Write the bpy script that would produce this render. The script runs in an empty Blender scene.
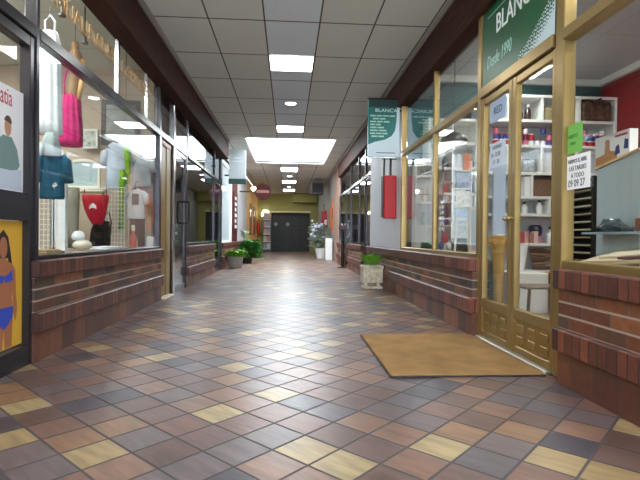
import bpy, bmesh, math, random
from mathutils import Vector, Matrix
random.seed(7)
sc = bpy.context.scene
COL = sc.collection
PI = math.pi
ORG = {}                      # world origin of every object built (parts share their thing's origin)

# ------------------------------------------------------------------ materials
def lin(c):
    return tuple((v/12.92 if v <= .04045 else ((v+.055)/1.055)**2.4) for v in c)
def mat(name, rgb, rough=.5, metal=0, noise=0, nscale=8, bump=0, spec=.5, emit=0, coat=0):
    m = bpy.data.materials.new(name); m.use_nodes = True
    nt = m.node_tree; b = nt.nodes['Principled BSDF']
    c = lin(rgb) + (1,)
    b.inputs['Base Color'].default_value = c
    b.inputs['Roughness'].default_value = rough
    b.inputs['Metallic'].default_value = metal
    b.inputs['Specular IOR Level'].default_value = spec
    if coat: b.inputs['Coat Weight'].default_value = coat
    if emit:
        b.inputs['Emission Color'].default_value = c
        b.inputs['Emission Strength'].default_value = emit
    if noise or bump:
        tc = nt.nodes.new('ShaderNodeTexCoord'); n = nt.nodes.new('ShaderNodeTexNoise')
        n.inputs['Scale'].default_value = nscale; n.inputs['Detail'].default_value = 4
        nt.links.new(tc.outputs['Object'], n.inputs['Vector'])
        if noise:
            r = nt.nodes.new('ShaderNodeValToRGB')
            r.color_ramp.elements[0].position = .3; r.color_ramp.elements[1].position = .7
            r.color_ramp.elements[0].color = tuple(v*(1-noise) for v in c[:3]) + (1,)
            r.color_ramp.elements[1].color = tuple(min(1, v*(1+noise)) for v in c[:3]) + (1,)
            nt.links.new(n.outputs['Fac'], r.inputs['Fac']); nt.links.new(r.outputs['Color'], b.inputs['Base Color'])
        if bump:
            bp = nt.nodes.new('ShaderNodeBump'); bp.inputs['Strength'].default_value = bump
            bp.inputs['Distance'].default_value = .01
            nt.links.new(n.outputs['Fac'], bp.inputs['Height']); nt.links.new(bp.outputs['Normal'], b.inputs['Normal'])
    return m
def emis(name, rgb, s):
    m = bpy.data.materials.new(name); m.use_nodes = True
    nt = m.node_tree; nt.nodes.clear()
    e = nt.nodes.new('ShaderNodeEmission'); o = nt.nodes.new('ShaderNodeOutputMaterial')
    e.inputs['Color'].default_value = rgb + (1,); e.inputs['Strength'].default_value = s
    nt.links.new(e.outputs[0], o.inputs['Surface']); return m
def glass_mat(name, tint=(.95,.97,.96), ior=1.5, frost=0):
    m = bpy.data.materials.new(name); m.use_nodes = True
    nt = m.node_tree; nt.nodes.clear(); N = nt.nodes.new; Lk = nt.links.new
    o = N('ShaderNodeOutputMaterial'); mx = N('ShaderNodeMixShader'); t = N('ShaderNodeBsdfTransparent')
    g = N('ShaderNodeBsdfGlossy')
    t.inputs['Color'].default_value = tint + (1,); g.inputs['Roughness'].default_value = 0.0
    g.inputs['Color'].default_value = (.95, .97, 1, 1)
    # Schlick reflectance, the same from both faces of the pane
    geo = N('ShaderNodeNewGeometry'); dt = N('ShaderNodeVectorMath'); dt.operation = 'DOT_PRODUCT'
    Lk(geo.outputs['Normal'], dt.inputs[0]); Lk(geo.outputs['Incoming'], dt.inputs[1])
    def mth(op, a, b=None, v=None):
        n = N('ShaderNodeMath'); n.operation = op
        for k, q in enumerate((a, b)):
            if q is None: continue
            if isinstance(q, (int, float)): n.inputs[k].default_value = q
            else: Lk(q, n.inputs[k])
        return n.outputs[0]
    r0 = ((ior-1)/(ior+1))**2
    fr = mth('ADD', mth('MULTIPLY', mth('POWER', mth('SUBTRACT', 1.0, mth('ABSOLUTE', dt.outputs['Value'])), 5.0), 1-r0), r0)
    Lk(fr, mx.inputs[0]); Lk(t.outputs[0], mx.inputs[1]); Lk(g.outputs[0], mx.inputs[2])
    if frost:
        d = N('ShaderNodeBsdfDiffuse'); d.inputs['Color'].default_value = (.75,.8,.82,1)
        m2 = N('ShaderNodeMixShader'); m2.inputs[0].default_value = frost
        Lk(mx.outputs[0], m2.inputs[1]); Lk(d.outputs[0], m2.inputs[2]); Lk(m2.outputs[0], o.inputs['Surface'])
    else:
        Lk(mx.outputs[0], o.inputs['Surface'])
    return m
def ramp(nt, stops, interp='LINEAR'):
    r = nt.nodes.new('ShaderNodeValToRGB'); cr = r.color_ramp; cr.interpolation = interp
    while len(cr.elements) < len(stops): cr.elements.new(.5)
    for e, (p, c) in zip(cr.elements, stops):
        e.position = p; e.color = lin(c) + (1,)
    return r
def brick_mat(name, bw, rh, stops, mortar, msize, offset=.5, rough=.45, zoff=0, bed=None):
    m = bpy.data.materials.new(name); m.use_nodes = True
    nt = m.node_tree; N = nt.nodes.new; Lk = nt.links.new; b = nt.nodes['Principled BSDF']
    geo = N('ShaderNodeNewGeometry'); sp = N('ShaderNodeSeparateXYZ'); Lk(geo.outputs['Position'], sp.inputs[0])
    ad = N('ShaderNodeMath'); ad.operation = 'ADD'; Lk(sp.outputs['X'], ad.inputs[0]); Lk(sp.outputs['Y'], ad.inputs[1])
    az = N('ShaderNodeMath'); az.operation = 'ADD'; Lk(sp.outputs['Z'], az.inputs[0]); az.inputs[1].default_value = zoff
    cb = N('ShaderNodeCombineXYZ'); Lk(ad.outputs[0], cb.inputs['X']); Lk(az.outputs[0], cb.inputs['Y'])
    br = N('ShaderNodeTexBrick'); br.offset = offset
    br.inputs['Color1'].default_value = (0,0,0,1); br.inputs['Color2'].default_value = (1,1,1,1)
    br.inputs['Mortar'].default_value = (.5,.5,.5,1)
    br.inputs['Scale'].default_value = 1; br.inputs['Brick Width'].default_value = bw
    br.inputs['Row Height'].default_value = rh; br.inputs['Mortar Size'].default_value = msize
    br.inputs['Mortar Smooth'].default_value = .3; br.inputs['Bias'].default_value = 0
    Lk(cb.outputs[0], br.inputs['Vector'])
    r = ramp(nt, stops); Lk(br.outputs['Color'], r.inputs['Fac'])
    no = N('ShaderNodeTexNoise'); no.inputs['Scale'].default_value = 22; no.inputs['Detail'].default_value = 5
    Lk(geo.outputs['Position'], no.inputs['Vector'])
    mul = N('ShaderNodeMixRGB'); mul.blend_type = 'OVERLAY'; mul.inputs[0].default_value = .55
    Lk(r.outputs[0], mul.inputs[1]); Lk(no.outputs['Fac'], mul.inputs[2])
    mx = N('ShaderNodeMixRGB'); Lk(br.outputs['Fac'], mx.inputs[0]); Lk(mul.outputs[0], mx.inputs[1])
    mx.inputs[2].default_value = lin(mortar) + (1,)
    col = mx.outputs[0]
    if bed:      # the bed joints are pointed in a paler mortar than the upright ones
        d = N('ShaderNodeMath'); d.operation = 'DIVIDE'; d.inputs[1].default_value = rh; Lk(az.outputs[0], d.inputs[0])
        p = N('ShaderNodeMath'); p.operation = 'PINGPONG'; p.inputs[1].default_value = .5; Lk(d.outputs[0], p.inputs[0])
        q = N('ShaderNodeMath'); q.operation = 'LESS_THAN'; q.inputs[1].default_value = .075; Lk(p.outputs[0], q.inputs[0])
        m2 = N('ShaderNodeMixRGB'); Lk(q.outputs[0], m2.inputs[0]); Lk(col, m2.inputs[1]); m2.inputs[2].default_value = lin(bed) + (1,); col = m2.outputs[0]
    Lk(col, b.inputs['Base Color']); b.inputs['Roughness'].default_value = rough
    inv = N('ShaderNodeMath'); inv.operation = 'SUBTRACT'; inv.inputs[0].default_value = 1; Lk(br.outputs['Fac'], inv.inputs[1])
    bp = N('ShaderNodeBump'); bp.inputs['Strength'].default_value = .6; bp.inputs['Distance'].default_value = .006
    Lk(inv.outputs[0], bp.inputs['Height']); Lk(bp.outputs[0], b.inputs['Normal'])
    return m
def floor_mat():
    m = bpy.data.materials.new('terracotta_tiles'); m.use_nodes = True
    nt = m.node_tree; N = nt.nodes.new; Lk = nt.links.new; b = nt.nodes['Principled BSDF']
    T = .193
    geo = N('ShaderNodeNewGeometry')
    mp = N('ShaderNodeMapping'); mp.vector_type = 'POINT'
    # tiles laid on the diagonal
    sub = N('ShaderNodeVectorMath'); sub.operation = 'SUBTRACT'; sub.inputs[1].default_value = (-.055, 1.913, 0)
    Lk(geo.outputs['Position'], sub.inputs[0])
    mp.inputs['Rotation'].default_value = (0, 0, PI/4); mp.inputs['Scale'].default_value = (1/T, 1/T, 1)
    Lk(sub.outputs[0], mp.inputs['Vector'])
    fl = N('ShaderNodeVectorMath'); fl.operation = 'FLOOR'; Lk(mp.outputs[0], fl.inputs[0])
    wn = N('ShaderNodeTexWhiteNoise'); wn.noise_dimensions = '2D'; Lk(fl.outputs[0], wn.inputs['Vector'])
    stops = [(0,(.31,.28,.31)),(.11,(.43,.33,.30)),(.25,(.50,.37,.33)),(.38,(.45,.39,.39)),(.50,(.56,.43,.37)),
             (.62,(.46,.36,.34)),(.72,(.59,.45,.35)),(.80,(.68,.58,.43)),(.88,(.41,.37,.39)),(.95,(.71,.62,.47)),(1,(.57,.41,.32))]
    r = ramp(nt, stops, 'CONSTANT'); Lk(wn.outputs['Value'], r.inputs['Fac'])
    # streaks of the firing, along each tile's own direction
    ms = N('ShaderNodeMapping'); ms.inputs['Scale'].default_value = (1.2, 7, 1)
    av = N('ShaderNodeVectorMath'); av.operation = 'ADD'; Lk(mp.outputs[0], av.inputs[0])
    sc_ = N('ShaderNodeVectorMath'); sc_.operation = 'SCALE'; sc_.inputs['Scale'].default_value = 13.7
    Lk(wn.outputs['Color'], sc_.inputs[0]); Lk(sc_.outputs[0], av.inputs[1]); Lk(av.outputs[0], ms.inputs['Vector'])
    no = N('ShaderNodeTexNoise'); no.inputs['Scale'].default_value = .8; no.inputs['Detail'].default_value = 4
    Lk(ms.outputs[0], no.inputs['Vector'])
    ov = N('ShaderNodeMixRGB'); ov.blend_type = 'OVERLAY'; ov.inputs[0].default_value = .75
    hs = N('ShaderNodeHueSaturation'); hs.inputs['Value'].default_value = .86; hs.inputs['Saturation'].default_value = 1.05
    Lk(r.outputs[0], hs.inputs['Color']); Lk(hs.outputs[0], ov.inputs[1]); Lk(no.outputs['Fac'], ov.inputs[2])
    # joints
    fr = N('ShaderNodeVectorMath'); fr.operation = 'FRACTION'; Lk(mp.outputs[0], fr.inputs[0])
    sp = N('ShaderNodeSeparateXYZ'); Lk(fr.outputs[0], sp.inputs[0])
    def edge(sock):
        a = N('ShaderNodeMath'); a.operation = 'SUBTRACT'; a.inputs[1].default_value = .5; Lk(sock, a.inputs[0])
        c = N('ShaderNodeMath'); c.operation = 'ABSOLUTE'; Lk(a.outputs[0], c.inputs[0]); return c.outputs[0]
    mxm = N('ShaderNodeMath'); mxm.operation = 'MAXIMUM'; Lk(edge(sp.outputs['X']), mxm.inputs[0]); Lk(edge(sp.outputs['Y']), mxm.inputs[1])
    mr = N('ShaderNodeMapRange'); mr.inputs['From Min'].default_value = .462; mr.inputs['From Max'].default_value = .482
    Lk(mxm.outputs[0], mr.inputs['Value'])
    mx = N('ShaderNodeMixRGB'); Lk(mr.outputs[0], mx.inputs[0]); Lk(ov.outputs[0], mx.inputs[1])
    mx.inputs[2].default_value = lin((.27,.24,.25)) + (1,)
    Lk(mx.outputs[0], b.inputs['Base Color'])
    rr = N('ShaderNodeMapRange'); rr.inputs['To Min'].default_value = .25; rr.inputs['To Max'].default_value = .46
    Lk(no.outputs['Fac'], rr.inputs['Value'])
    ra = N('ShaderNodeMath'); ra.operation = 'MULTIPLY_ADD'; ra.inputs[1].default_value = .35
    Lk(mr.outputs[0], ra.inputs[0]); Lk(rr.outputs[0], ra.inputs[2]); Lk(ra.outputs[0], b.inputs['Roughness'])
    b.inputs['Specular IOR Level'].default_value = .75
    hh = N('ShaderNodeMath'); hh.operation = 'MULTIPLY_ADD'; hh.inputs[1].default_value = -.8
    Lk(mr.outputs[0], hh.inputs[0]); Lk(no.outputs['Fac'], hh.inputs[2])
    bp = N('ShaderNodeBump'); bp.inputs['Strength'].default_value = .25; bp.inputs['Distance'].default_value = .004
    Lk(hh.outputs[0], bp.inputs['Height']); Lk(bp.outputs[0], b.inputs['Normal'])
    return m
def ceiling_mat():
    m = bpy.data.materials.new('ceiling_tiles'); m.use_nodes = True
    nt = m.node_tree; N = nt.nodes.new; Lk = nt.links.new; b = nt.nodes['Principled BSDF']
    geo = N('ShaderNodeNewGeometry'); sp = N('ShaderNodeSeparateXYZ'); Lk(geo.outputs['Position'], sp.inputs[0])
    def joint(sock, o, period, w):
        a = N('ShaderNodeMath'); a.operation = 'SUBTRACT'; a.inputs[1].default_value = o; Lk(sock, a.inputs[0])
        d = N('ShaderNodeMath'); d.operation = 'DIVIDE'; d.inputs[1].default_value = period; Lk(a.outputs[0], d.inputs[0])
        p = N('ShaderNodeMath'); p.operation = 'PINGPONG'; p.inputs[1].default_value = .5; Lk(d.outputs[0], p.inputs[0])
        q = N('ShaderNodeMath'); q.operation = 'LESS_THAN'; q.inputs[1].default_value = w/period; Lk(p.outputs[0], q.inputs[0]); return q.outputs[0]
    j = N('ShaderNodeMath'); j.operation = 'MAXIMUM'
    Lk(joint(sp.outputs['X'], -.283, .618, .009), j.inputs[0]); Lk(joint(sp.outputs['Y'], 5.385, 1.018, .012), j.inputs[1])
    # the lamp strip down the middle is a row of smoother, cooler white panels
    c1 = N('ShaderNodeMath'); c1.operation = 'COMPARE'; c1.inputs[1].default_value = .026; c1.inputs[2].default_value = .309
    Lk(sp.outputs['X'], c1.inputs[0])
    m1 = N('ShaderNodeMixRGB'); Lk(c1.outputs[0], m1.inputs[0])
    m1.inputs[1].default_value = lin((.83,.84,.81)) + (1,); m1.inputs[2].default_value = lin((.86,.90,.93)) + (1,)
    no = N('ShaderNodeTexNoise'); no.inputs['Scale'].default_value = 60; Lk(geo.outputs['Position'], no.inputs['Vector'])
    ov = N('ShaderNodeMixRGB'); ov.blend_type = 'OVERLAY'; ov.inputs[0].default_value = .25
    Lk(m1.outputs[0], ov.inputs[1]); Lk(no.outputs['Fac'], ov.inputs[2])
    mx = N('ShaderNodeMixRGB'); Lk(j.outputs[0], mx.inputs[0]); Lk(ov.outputs[0], mx.inputs[1])
    mx.inputs[2].default_value = lin((.34,.32,.30)) + (1,)
    Lk(mx.outputs[0], b.inputs['Base Color']); b.inputs['Roughness'].default_value = .7
    bp = N('ShaderNodeBump'); bp.inputs['Strength'].default_value = .15; bp.inputs['Distance'].default_value = .003
    Lk(no.outputs['Fac'], bp.inputs['Height']); Lk(bp.outputs[0], b.inputs['Normal'])
    return m
def wood_mat(name, c1, c2, scale=(12, 12, 1.2), rough=.45):
    m = bpy.data.materials.new(name); m.use_nodes = True
    nt = m.node_tree; N = nt.nodes.new; Lk = nt.links.new; b = nt.nodes['Principled BSDF']
    tc = N('ShaderNodeTexCoord'); mp = N('ShaderNodeMapping'); mp.inputs['Scale'].default_value = scale
    no = N('ShaderNodeTexNoise'); no.inputs['Scale'].default_value = 3; no.inputs['Detail'].default_value = 6
    Lk(tc.outputs['Object'], mp.inputs[0]); Lk(mp.outputs[0], no.inputs['Vector'])
    r = ramp(nt, [(.3, c1), (.7, c2)]); Lk(no.outputs['Fac'], r.inputs['Fac']); Lk(r.outputs[0], b.inputs['Base Color'])
    b.inputs['Roughness'].default_value = rough
    return m
def stripe_mat(name, c1, c2, axis, period, duty=.5, rough=.6):
    m = bpy.data.materials.new(name); m.use_nodes = True
    nt = m.node_tree; N = nt.nodes.new; Lk = nt.links.new; b = nt.nodes['Principled BSDF']
    geo = N('ShaderNodeNewGeometry'); sp = N('ShaderNodeSeparateXYZ'); Lk(geo.outputs['Position'], sp.inputs[0])
    d = N('ShaderNodeMath'); d.operation = 'DIVIDE'; d.inputs[1].default_value = period; Lk(sp.outputs[axis], d.inputs[0])
    f = N('ShaderNodeMath'); f.operation = 'FRACT'; Lk(d.outputs[0], f.inputs[0])
    g = N('ShaderNodeMath'); g.operation = 'GREATER_THAN'; g.inputs[1].default_value = duty; Lk(f.outputs[0], g.inputs[0])
    mx = N('ShaderNodeMixRGB'); Lk(g.outputs[0], mx.inputs[0])
    mx.inputs[1].default_value = lin(c1) + (1,); mx.inputs[2].default_value = lin(c2) + (1,)
    Lk(mx.outputs[0], b.inputs['Base Color']); b.inputs['Roughness'].default_value = rough
    return m

FLOOR = floor_mat(); CEIL = ceiling_mat()
BR_STOPS = [(0,(.15,.12,.12)),(.18,(.34,.19,.14)),(.36,(.50,.29,.18)),(.52,(.21,.17,.16)),(.68,(.38,.28,.19)),(.84,(.54,.33,.20)),(1,(.28,.17,.14))]
BRICK = brick_mat('brick_courses', .235, .0773, BR_STOPS, (.36,.29,.25), .007, zoff=-.33+.0773*5, bed=(.60,.53,.48))
SOLD = brick_mat('brick_soldiers', .072, 3., [(0,(.22,.12,.11)),(.3,(.42,.22,.16)),(.6,(.30,.16,.13)),(1,(.47,.26,.19))], (.17,.12,.11), .006, offset=0, zoff=1)
PLINTH = brick_mat('brick_plinth', .2, .21, [(0,(.26,.15,.13)),(.5,(.39,.23,.16)),(1,(.50,.30,.19))], (.30,.22,.19), .004, offset=0, zoff=0)
BEAM = wood_mat('dark_wood_fascia', (.18,.10,.08), (.28,.17,.13), (10, 1.0, 10), .75); BEAM.node_tree.nodes['Principled BSDF'].inputs['Specular IOR Level'].default_value = .15
COVE = mat('grey_cove', (.60,.57,.53), .5)
BRONZE = mat('bronze_aluminium', (.23,.22,.24), .25, .6)
CHROME = mat('chrome', (.75,.76,.78), .18, 1)
GOLD = mat('gold_aluminium', (.62,.52,.33), .34, .72)
GOLDP = mat('gold_panel', (.60,.50,.30), .38, .65, noise=.15, nscale=30)
GLASS = glass_mat('shop_glass'); DGLASS = glass_mat('smoked_glass', (.66,.66,.66), 1.7)
PALE = glass_mat('frosted_glass', (.7,.78,.8), 1.5, .35)
CREAM = mat('cream_wall', (.80,.76,.70), .7, noise=.03)
SHOPW = mat('shop_beige_wall', (.76,.70,.63), .7, noise=.04)
SHOPC = mat('shop_white_ceiling', (.86,.88,.86), .7)
WHITEW = mat('white_plaster', (.80,.81,.84), .6, noise=.03)
YELLOW = mat('ochre_wall', (.88,.68,.36), .6, noise=.06)
OLIVE = mat('olive_wall', (.56,.54,.30), .7, noise=.05)
GREYW = mat('grey_wall', (.54,.54,.54), .7)
PINKW = mat('pinkish_wall', (.58,.46,.41), .7)
TEALW = mat('teal_wall', (.10,.27,.28), .6, noise=.06); REDW = mat('red_wall', (.52,.13,.14), .5, noise=.08)
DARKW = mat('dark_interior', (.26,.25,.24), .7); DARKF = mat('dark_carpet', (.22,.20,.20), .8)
SHOPF = mat('shop_floor', (.52,.46,.40), .4, noise=.1, nscale=4)
WHITE = mat('white_laminate', (.90,.90,.88), .4); OFFW = mat('off_white', (.86,.84,.78), .5)
BLACK = mat('black_plastic', (.05,.05,.055), .4); DARK = mat('charcoal', (.13,.13,.15), .5)
PAPER = mat('white_paper', (.92,.92,.93), .6); INK = mat('dark_ink', (.12,.14,.24), .6); GREYINK = mat('grey_ink', (.45,.47,.52), .6)
PANEL = emis('light_diffuser', (.96, 1, .97), 10.0)
SPOT = emis('downlight_lens', (.80, .90, 1), 22.0)
SKY = emis('skylight_diffuser', (.84, .93, 1), 6.5)
ADDEDL = emis('added_light_diffuser', (.98, 1, .96), 13)  # glow of the lamps added in the shop ceilings
GREENS = mat('sign_green', (.06,.34,.20), .35); TEALS = mat('sign_teal', (.08,.42,.40), .35); DGREEN = mat('sign_dark_green', (.07,.20,.18), .4)
SWOOSH = mat('sign_pale', (.78,.85,.88), .35); SIGNW = mat('sign_white', (.92,.94,.93), .4); MINT = mat('sign_mint', (.62,.80,.74), .4)
RED = mat('red_enamel', (.72,.05,.08), .4); DRED = mat('dark_red', (.28,.08,.09), .6, spec=.25)
GLET = mat('gold_lettering', (.70,.55,.35), .5, .1)
LEAF = mat('leaf_green', (.38,.60,.16), .5, noise=.35, nscale=30); LEAF2 = mat('leaf_dark', (.28,.50,.22), .5, noise=.3, nscale=30)
LEAF3 = mat('leaf_grey', (.66,.70,.62), .5, noise=.3, nscale=30)
STONE = mat('cast_stone', (.80,.76,.68), .8, noise=.25, nscale=14, bump=.8); CONC = mat('concrete_pot', (.62,.60,.58), .8, noise=.12, nscale=12, bump=.4)
SOIL = mat('soil', (.16,.11,.08), .9)
COIR = mat('coir', (.56,.42,.24), .95, noise=.22, nscale=5, bump=.6)
def fabric(name, rgb, n=.08): return mat(name, rgb, .85, noise=n, nscale=18, bump=.2, spec=.2)

# ------------------------------------------------------------------ mesh building
class MB:
    def __init__(s): s.bm = bmesh.new()
    def box(s, x0, x1, y0, y1, z0, z1, bev=0, seg=1):
        r = bmesh.ops.create_cube(s.bm, size=1); vs = r['verts']
        for v in vs:
            v.co = Vector(((x0+x1)/2 + v.co.x*(x1-x0), (y0+y1)/2 + v.co.y*(y1-y0), (z0+z1)/2 + v.co.z*(z1-z0)))
        if bev:
            es = list({e for v in vs for e in v.link_edges})
            bmesh.ops.bevel(s.bm, geom=es, offset=bev, segments=seg, affect='EDGES', profile=.5)
        return s
    def cyl(s, p, q, r, r2=None, seg=16):
        p, q = Vector(p), Vector(q); d = q-p
        M = Matrix.Translation((p+q)/2) @ d.to_track_quat('Z', 'Y').to_matrix().to_4x4()
        bmesh.ops.create_cone(s.bm, cap_ends=True, segments=seg, radius1=r, radius2=r if r2 is None else r2, depth=d.length, matrix=M)
        return s
    def ball(s, c, r, seg=16):
        r = (r,r,r) if not hasattr(r, '__len__') else r
        M = Matrix.Translation(c) @ Matrix.Diagonal((*r, 1))
        bmesh.ops.create_uvsphere(s.bm, u_segments=seg, v_segments=seg//2+2, radius=1, matrix=M); return s
    def lathe(s, prof, c, seg=24):
        rings = []
        for r, z in prof:
            rings.append([s.bm.verts.new((c[0]+r*math.cos(2*PI*k/seg), c[1]+r*math.sin(2*PI*k/seg), c[2]+z)) for k in range(seg)])
        s._rings(rings); return s
    def _rings(s, rings, cap=True):
        n = len(rings[0])
        for a, b in zip(rings, rings[1:]):
            for k in range(n): s.bm.faces.new((a[k], a[(k+1)%n], b[(k+1)%n], b[k]))
        if cap:
            s.bm.faces.new(list(reversed(rings[0]))); s.bm.faces.new(rings[-1])
    def loft(s, secs, seg=28, wave=0, wn=7, ang=0):
        """secs: (x, y, z, rx, ry); cloth folds as a wave round the section"""
        rings = []; ca, sa = math.cos(ang), math.sin(ang)
        for i, (x, y, z, rx, ry) in enumerate(secs):
            R = []
            for k in range(seg):
                t = 2*PI*k/seg; w = 1 + wave*math.sin(wn*t + i*.35)*(i/max(1, len(secs)-1)*.6+.4)
                u, v = rx*w*math.cos(t), ry*(1+2.2*(w-1))*math.sin(t)
                R.append(s.bm.verts.new((x+u*ca-v*sa, y+u*sa+v*ca, z)))
            rings.append(R)
        s._rings(rings); return s
    def tube(s, pts, radii, seg=10):
        pts = [Vector(p) for p in pts]; rings = []
        for i, p in enumerate(pts):
            d = (pts[min(i+1, len(pts)-1)] - pts[max(i-1, 0)]).normalized()
            a = d.orthogonal().normalized() if abs(d.z) > .95 else d.cross(Vector((0,0,1))).normalized()
            b = d.cross(a)
            r = radii[i] if hasattr(radii, '__len__') else radii
            rings.append([s.bm.verts.new(p + r*(math.cos(2*PI*k/seg)*a + math.sin(2*PI*k/seg)*b)) for k in range(seg)])
        s._rings(rings); return s
    def prism(s, pts, f0, f1):
        """pts: outline; f0, f1 turn an outline point into the two end faces' points"""
        a = [s.bm.verts.new(f0(p)) for p in pts]; b = [s.bm.verts.new(f1(p)) for p in pts]
        n = len(pts)
        s.bm.faces.new(a); s.bm.faces.new(list(reversed(b)))
        for k in range(n): s.bm.faces.new((a[k], b[k], b[(k+1)%n], a[(k+1)%n]))
        return s
    def plate_x(s, pts, x, t):            # outline in (y, z), thickness along x
        return s.prism(pts, lambda p: (x, p[0], p[1]), lambda p: (x+t, p[0], p[1]))
    def plate_y(s, pts, y, t):            # outline in (x, z), thickness along y
        return s.prism(pts, lambda p: (p[0], y, p[1]), lambda p: (p[0], y+t, p[1]))
    def leaves(s, c, spread, n, size, up=.6, droop=.2, rnd=random):
        for _ in range(n):
            a = rnd.uniform(0, 2*PI); rr = math.sqrt(rnd.random())
            base = Vector((c[0]+spread[0]*rr*math.cos(a)*.55, c[1]+spread[1]*rr*math.sin(a)*.55, c[2]+rnd.random()*spread[2]*.5))
            d = Vector((math.cos(a), math.sin(a), up+rnd.random()*.8)).normalized()
            L = size*rnd.uniform(.6, 1.3); w = L*rnd.uniform(.18, .3)
            side = d.cross(Vector((0,0,1))).normalized()
            p1 = base + d*L*.5; p2 = base + d*L + Vector((0,0,-droop*L))
            v = [s.bm.verts.new(q) for q in (base, p1+side*w, p2, p1-side*w)]
            s.bm.faces.new(v)
        return s
    def turn(s, c, ang):
        bmesh.ops.rotate(s.bm, verts=s.bm.verts, cent=Vector(c), matrix=Matrix.Rotation(ang, 3, 'Z')); return s
    def build(s, name, m, parent=None, smooth=False, org=None):
        bmesh.ops.recalc_face_normals(s.bm, faces=s.bm.faces)
        if parent is not None: o0 = ORG[parent.name]
        else:
            if org is None:
                xs = [v.co.x for v in s.bm.verts]; ys = [v.co.y for v in s.bm.verts]; zs = [v.co.z for v in s.bm.verts]
                org = ((min(xs)+max(xs))/2, (min(ys)+max(ys))/2, min(zs))
            o0 = Vector(org)
        bmesh.ops.translate(s.bm, verts=s.bm.verts, vec=-Vector(o0))
        me = bpy.data.meshes.new(name); s.bm.to_mesh(me); s.bm.free()
        if smooth:
            me.polygons.foreach_set('use_smooth', [True]*len(me.polygons))
            if smooth != 'all': me.set_sharp_from_angle(angle=math.radians(38))
        me.materials.append(m)
        o = bpy.data.objects.new(name, me); COL.objects.link(o)
        if parent is not None: o.parent = parent
        else: o.location = o0
        ORG[o.name] = Vector(o0)
        return o
def tag(o, label, cat, group=None, kind=None):
    o['label'] = label; o['category'] = cat
    if group: o['group'] = group
    if kind: o['kind'] = kind
    return o
def thing(name, label, cat, loc, group=None, kind=None):
    o = bpy.data.objects.new(name, None); o.empty_display_size = .05
    COL.objects.link(o); o.location = loc; ORG[o.name] = Vector(loc)
    return tag(o, label, cat, group, kind)
def dup(root, loc, label=None, rz=0):
    r = root.copy(); COL.objects.link(r); r.location = loc; r.rotation_euler = (0, 0, rz); ORG[r.name] = Vector(loc)
    if label: r['label'] = label
    for ch in list(root.children):
        c = ch.copy(); COL.objects.link(c); c.parent = r
        for g in list(ch.children):
            d = g.copy(); COL.objects.link(d); d.parent = c
    return r
def B(x0, x1, y0, y1, z0, z1, bev=0): return MB().box(x0, x1, y0, y1, z0, z1, bev)
def text(name, s, size, m, parent, at, right, up, depth=.002, stretch=1, align='LEFT', shear=0):
    cu = bpy.data.curves.new(name, 'FONT'); cu.body = s; cu.size = size; cu.extrude = depth/2; cu.align_x = align; cu.resolution_u = 3; cu.shear = shear
    t = bpy.data.objects.new(name, cu); COL.objects.link(t)
    dg = bpy.context.evaluated_depsgraph_get(); me = bpy.data.meshes.new_from_object(t.evaluated_get(dg))
    bpy.data.objects.remove(t); bpy.data.curves.remove(cu)
    R, U = Vector(right), Vector(up); Nn = R.cross(U)
    o0 = ORG[parent.name]
    for v in me.vertices:
        v.co = Vector(at) + R*v.co.x*stretch + U*v.co.y + Nn*v.co.z - o0
    me.materials.clear(); me.materials.append(m); me.name = name
    o = bpy.data.objects.new(name, me); COL.objects.link(o); o.parent = parent; ORG[o.name] = o0
    return o
LR, RR, UP, FX = (0,1,0), (0,-1,0), (0,0,1), (1,0,0)       # reading directions on the left wall, right wall, and panels facing the camera

def struct(o, label, cat): return tag(o, label, cat, None, 'structure')

# ------------------------------------------------------------------ shell
YB, YE = -3.0, 27.0
ZC = 3.25
struct(B(-1.70, 1.68, YB, YE+1.5, -.1, 0).build('floor', FLOOR), 'glazed terracotta floor tiles laid diagonally down the arcade', 'floor')
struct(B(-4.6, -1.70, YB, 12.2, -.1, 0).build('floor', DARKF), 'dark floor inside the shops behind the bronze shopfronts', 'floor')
struct(B(1.68, 5.2, YB, 16.0, -.1, 0).build('floor', SHOPF), 'brownish floor inside the shop behind the gold doors', 'floor')
# ceiling of the arcade with the skylight opening
SX0, SX1, SY0, SY1 = -1.06, 1.15, 11.78, 15.70
m = MB()
XL, XR = -1.70, 1.78
m.box(XL, XR, YB, SY0, ZC, ZC+.05).box(XL, XR, SY1, YE+1.5, ZC, ZC+.05).box(XL, SX0, SY0, SY1, ZC, ZC+.05).box(SX1, XR, SY0, SY1, ZC, ZC+.05)
struct(m.build('ceiling', CEIL), 'suspended ceiling of grey tiles with a white lamp strip down the middle', 'ceiling')
sk = thing('window_1', 'large bright rectangular skylight set into the arcade ceiling', 'skylight', ((SX0+SX1)/2, (SY0+SY1)/2, ZC), None, 'structure')
m = MB(); m.box(SX0-.03, SX0, SY0, SY1, ZC-.015, ZC+.12).box(SX1, SX1+.03, SY0, SY1, ZC-.015, ZC+.12).box(SX0-.03, SX1+.03, SY0-.03, SY0, ZC-.015, ZC+.12).box(SX0-.03, SX1+.03, SY1, SY1+.03, ZC-.015, ZC+.12)
m.build('frame', WHITE, sk)
B(SX0, SX1, SY0, SY1, ZC+.10, ZC+.12).build('diffuser', SKY, sk)
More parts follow.
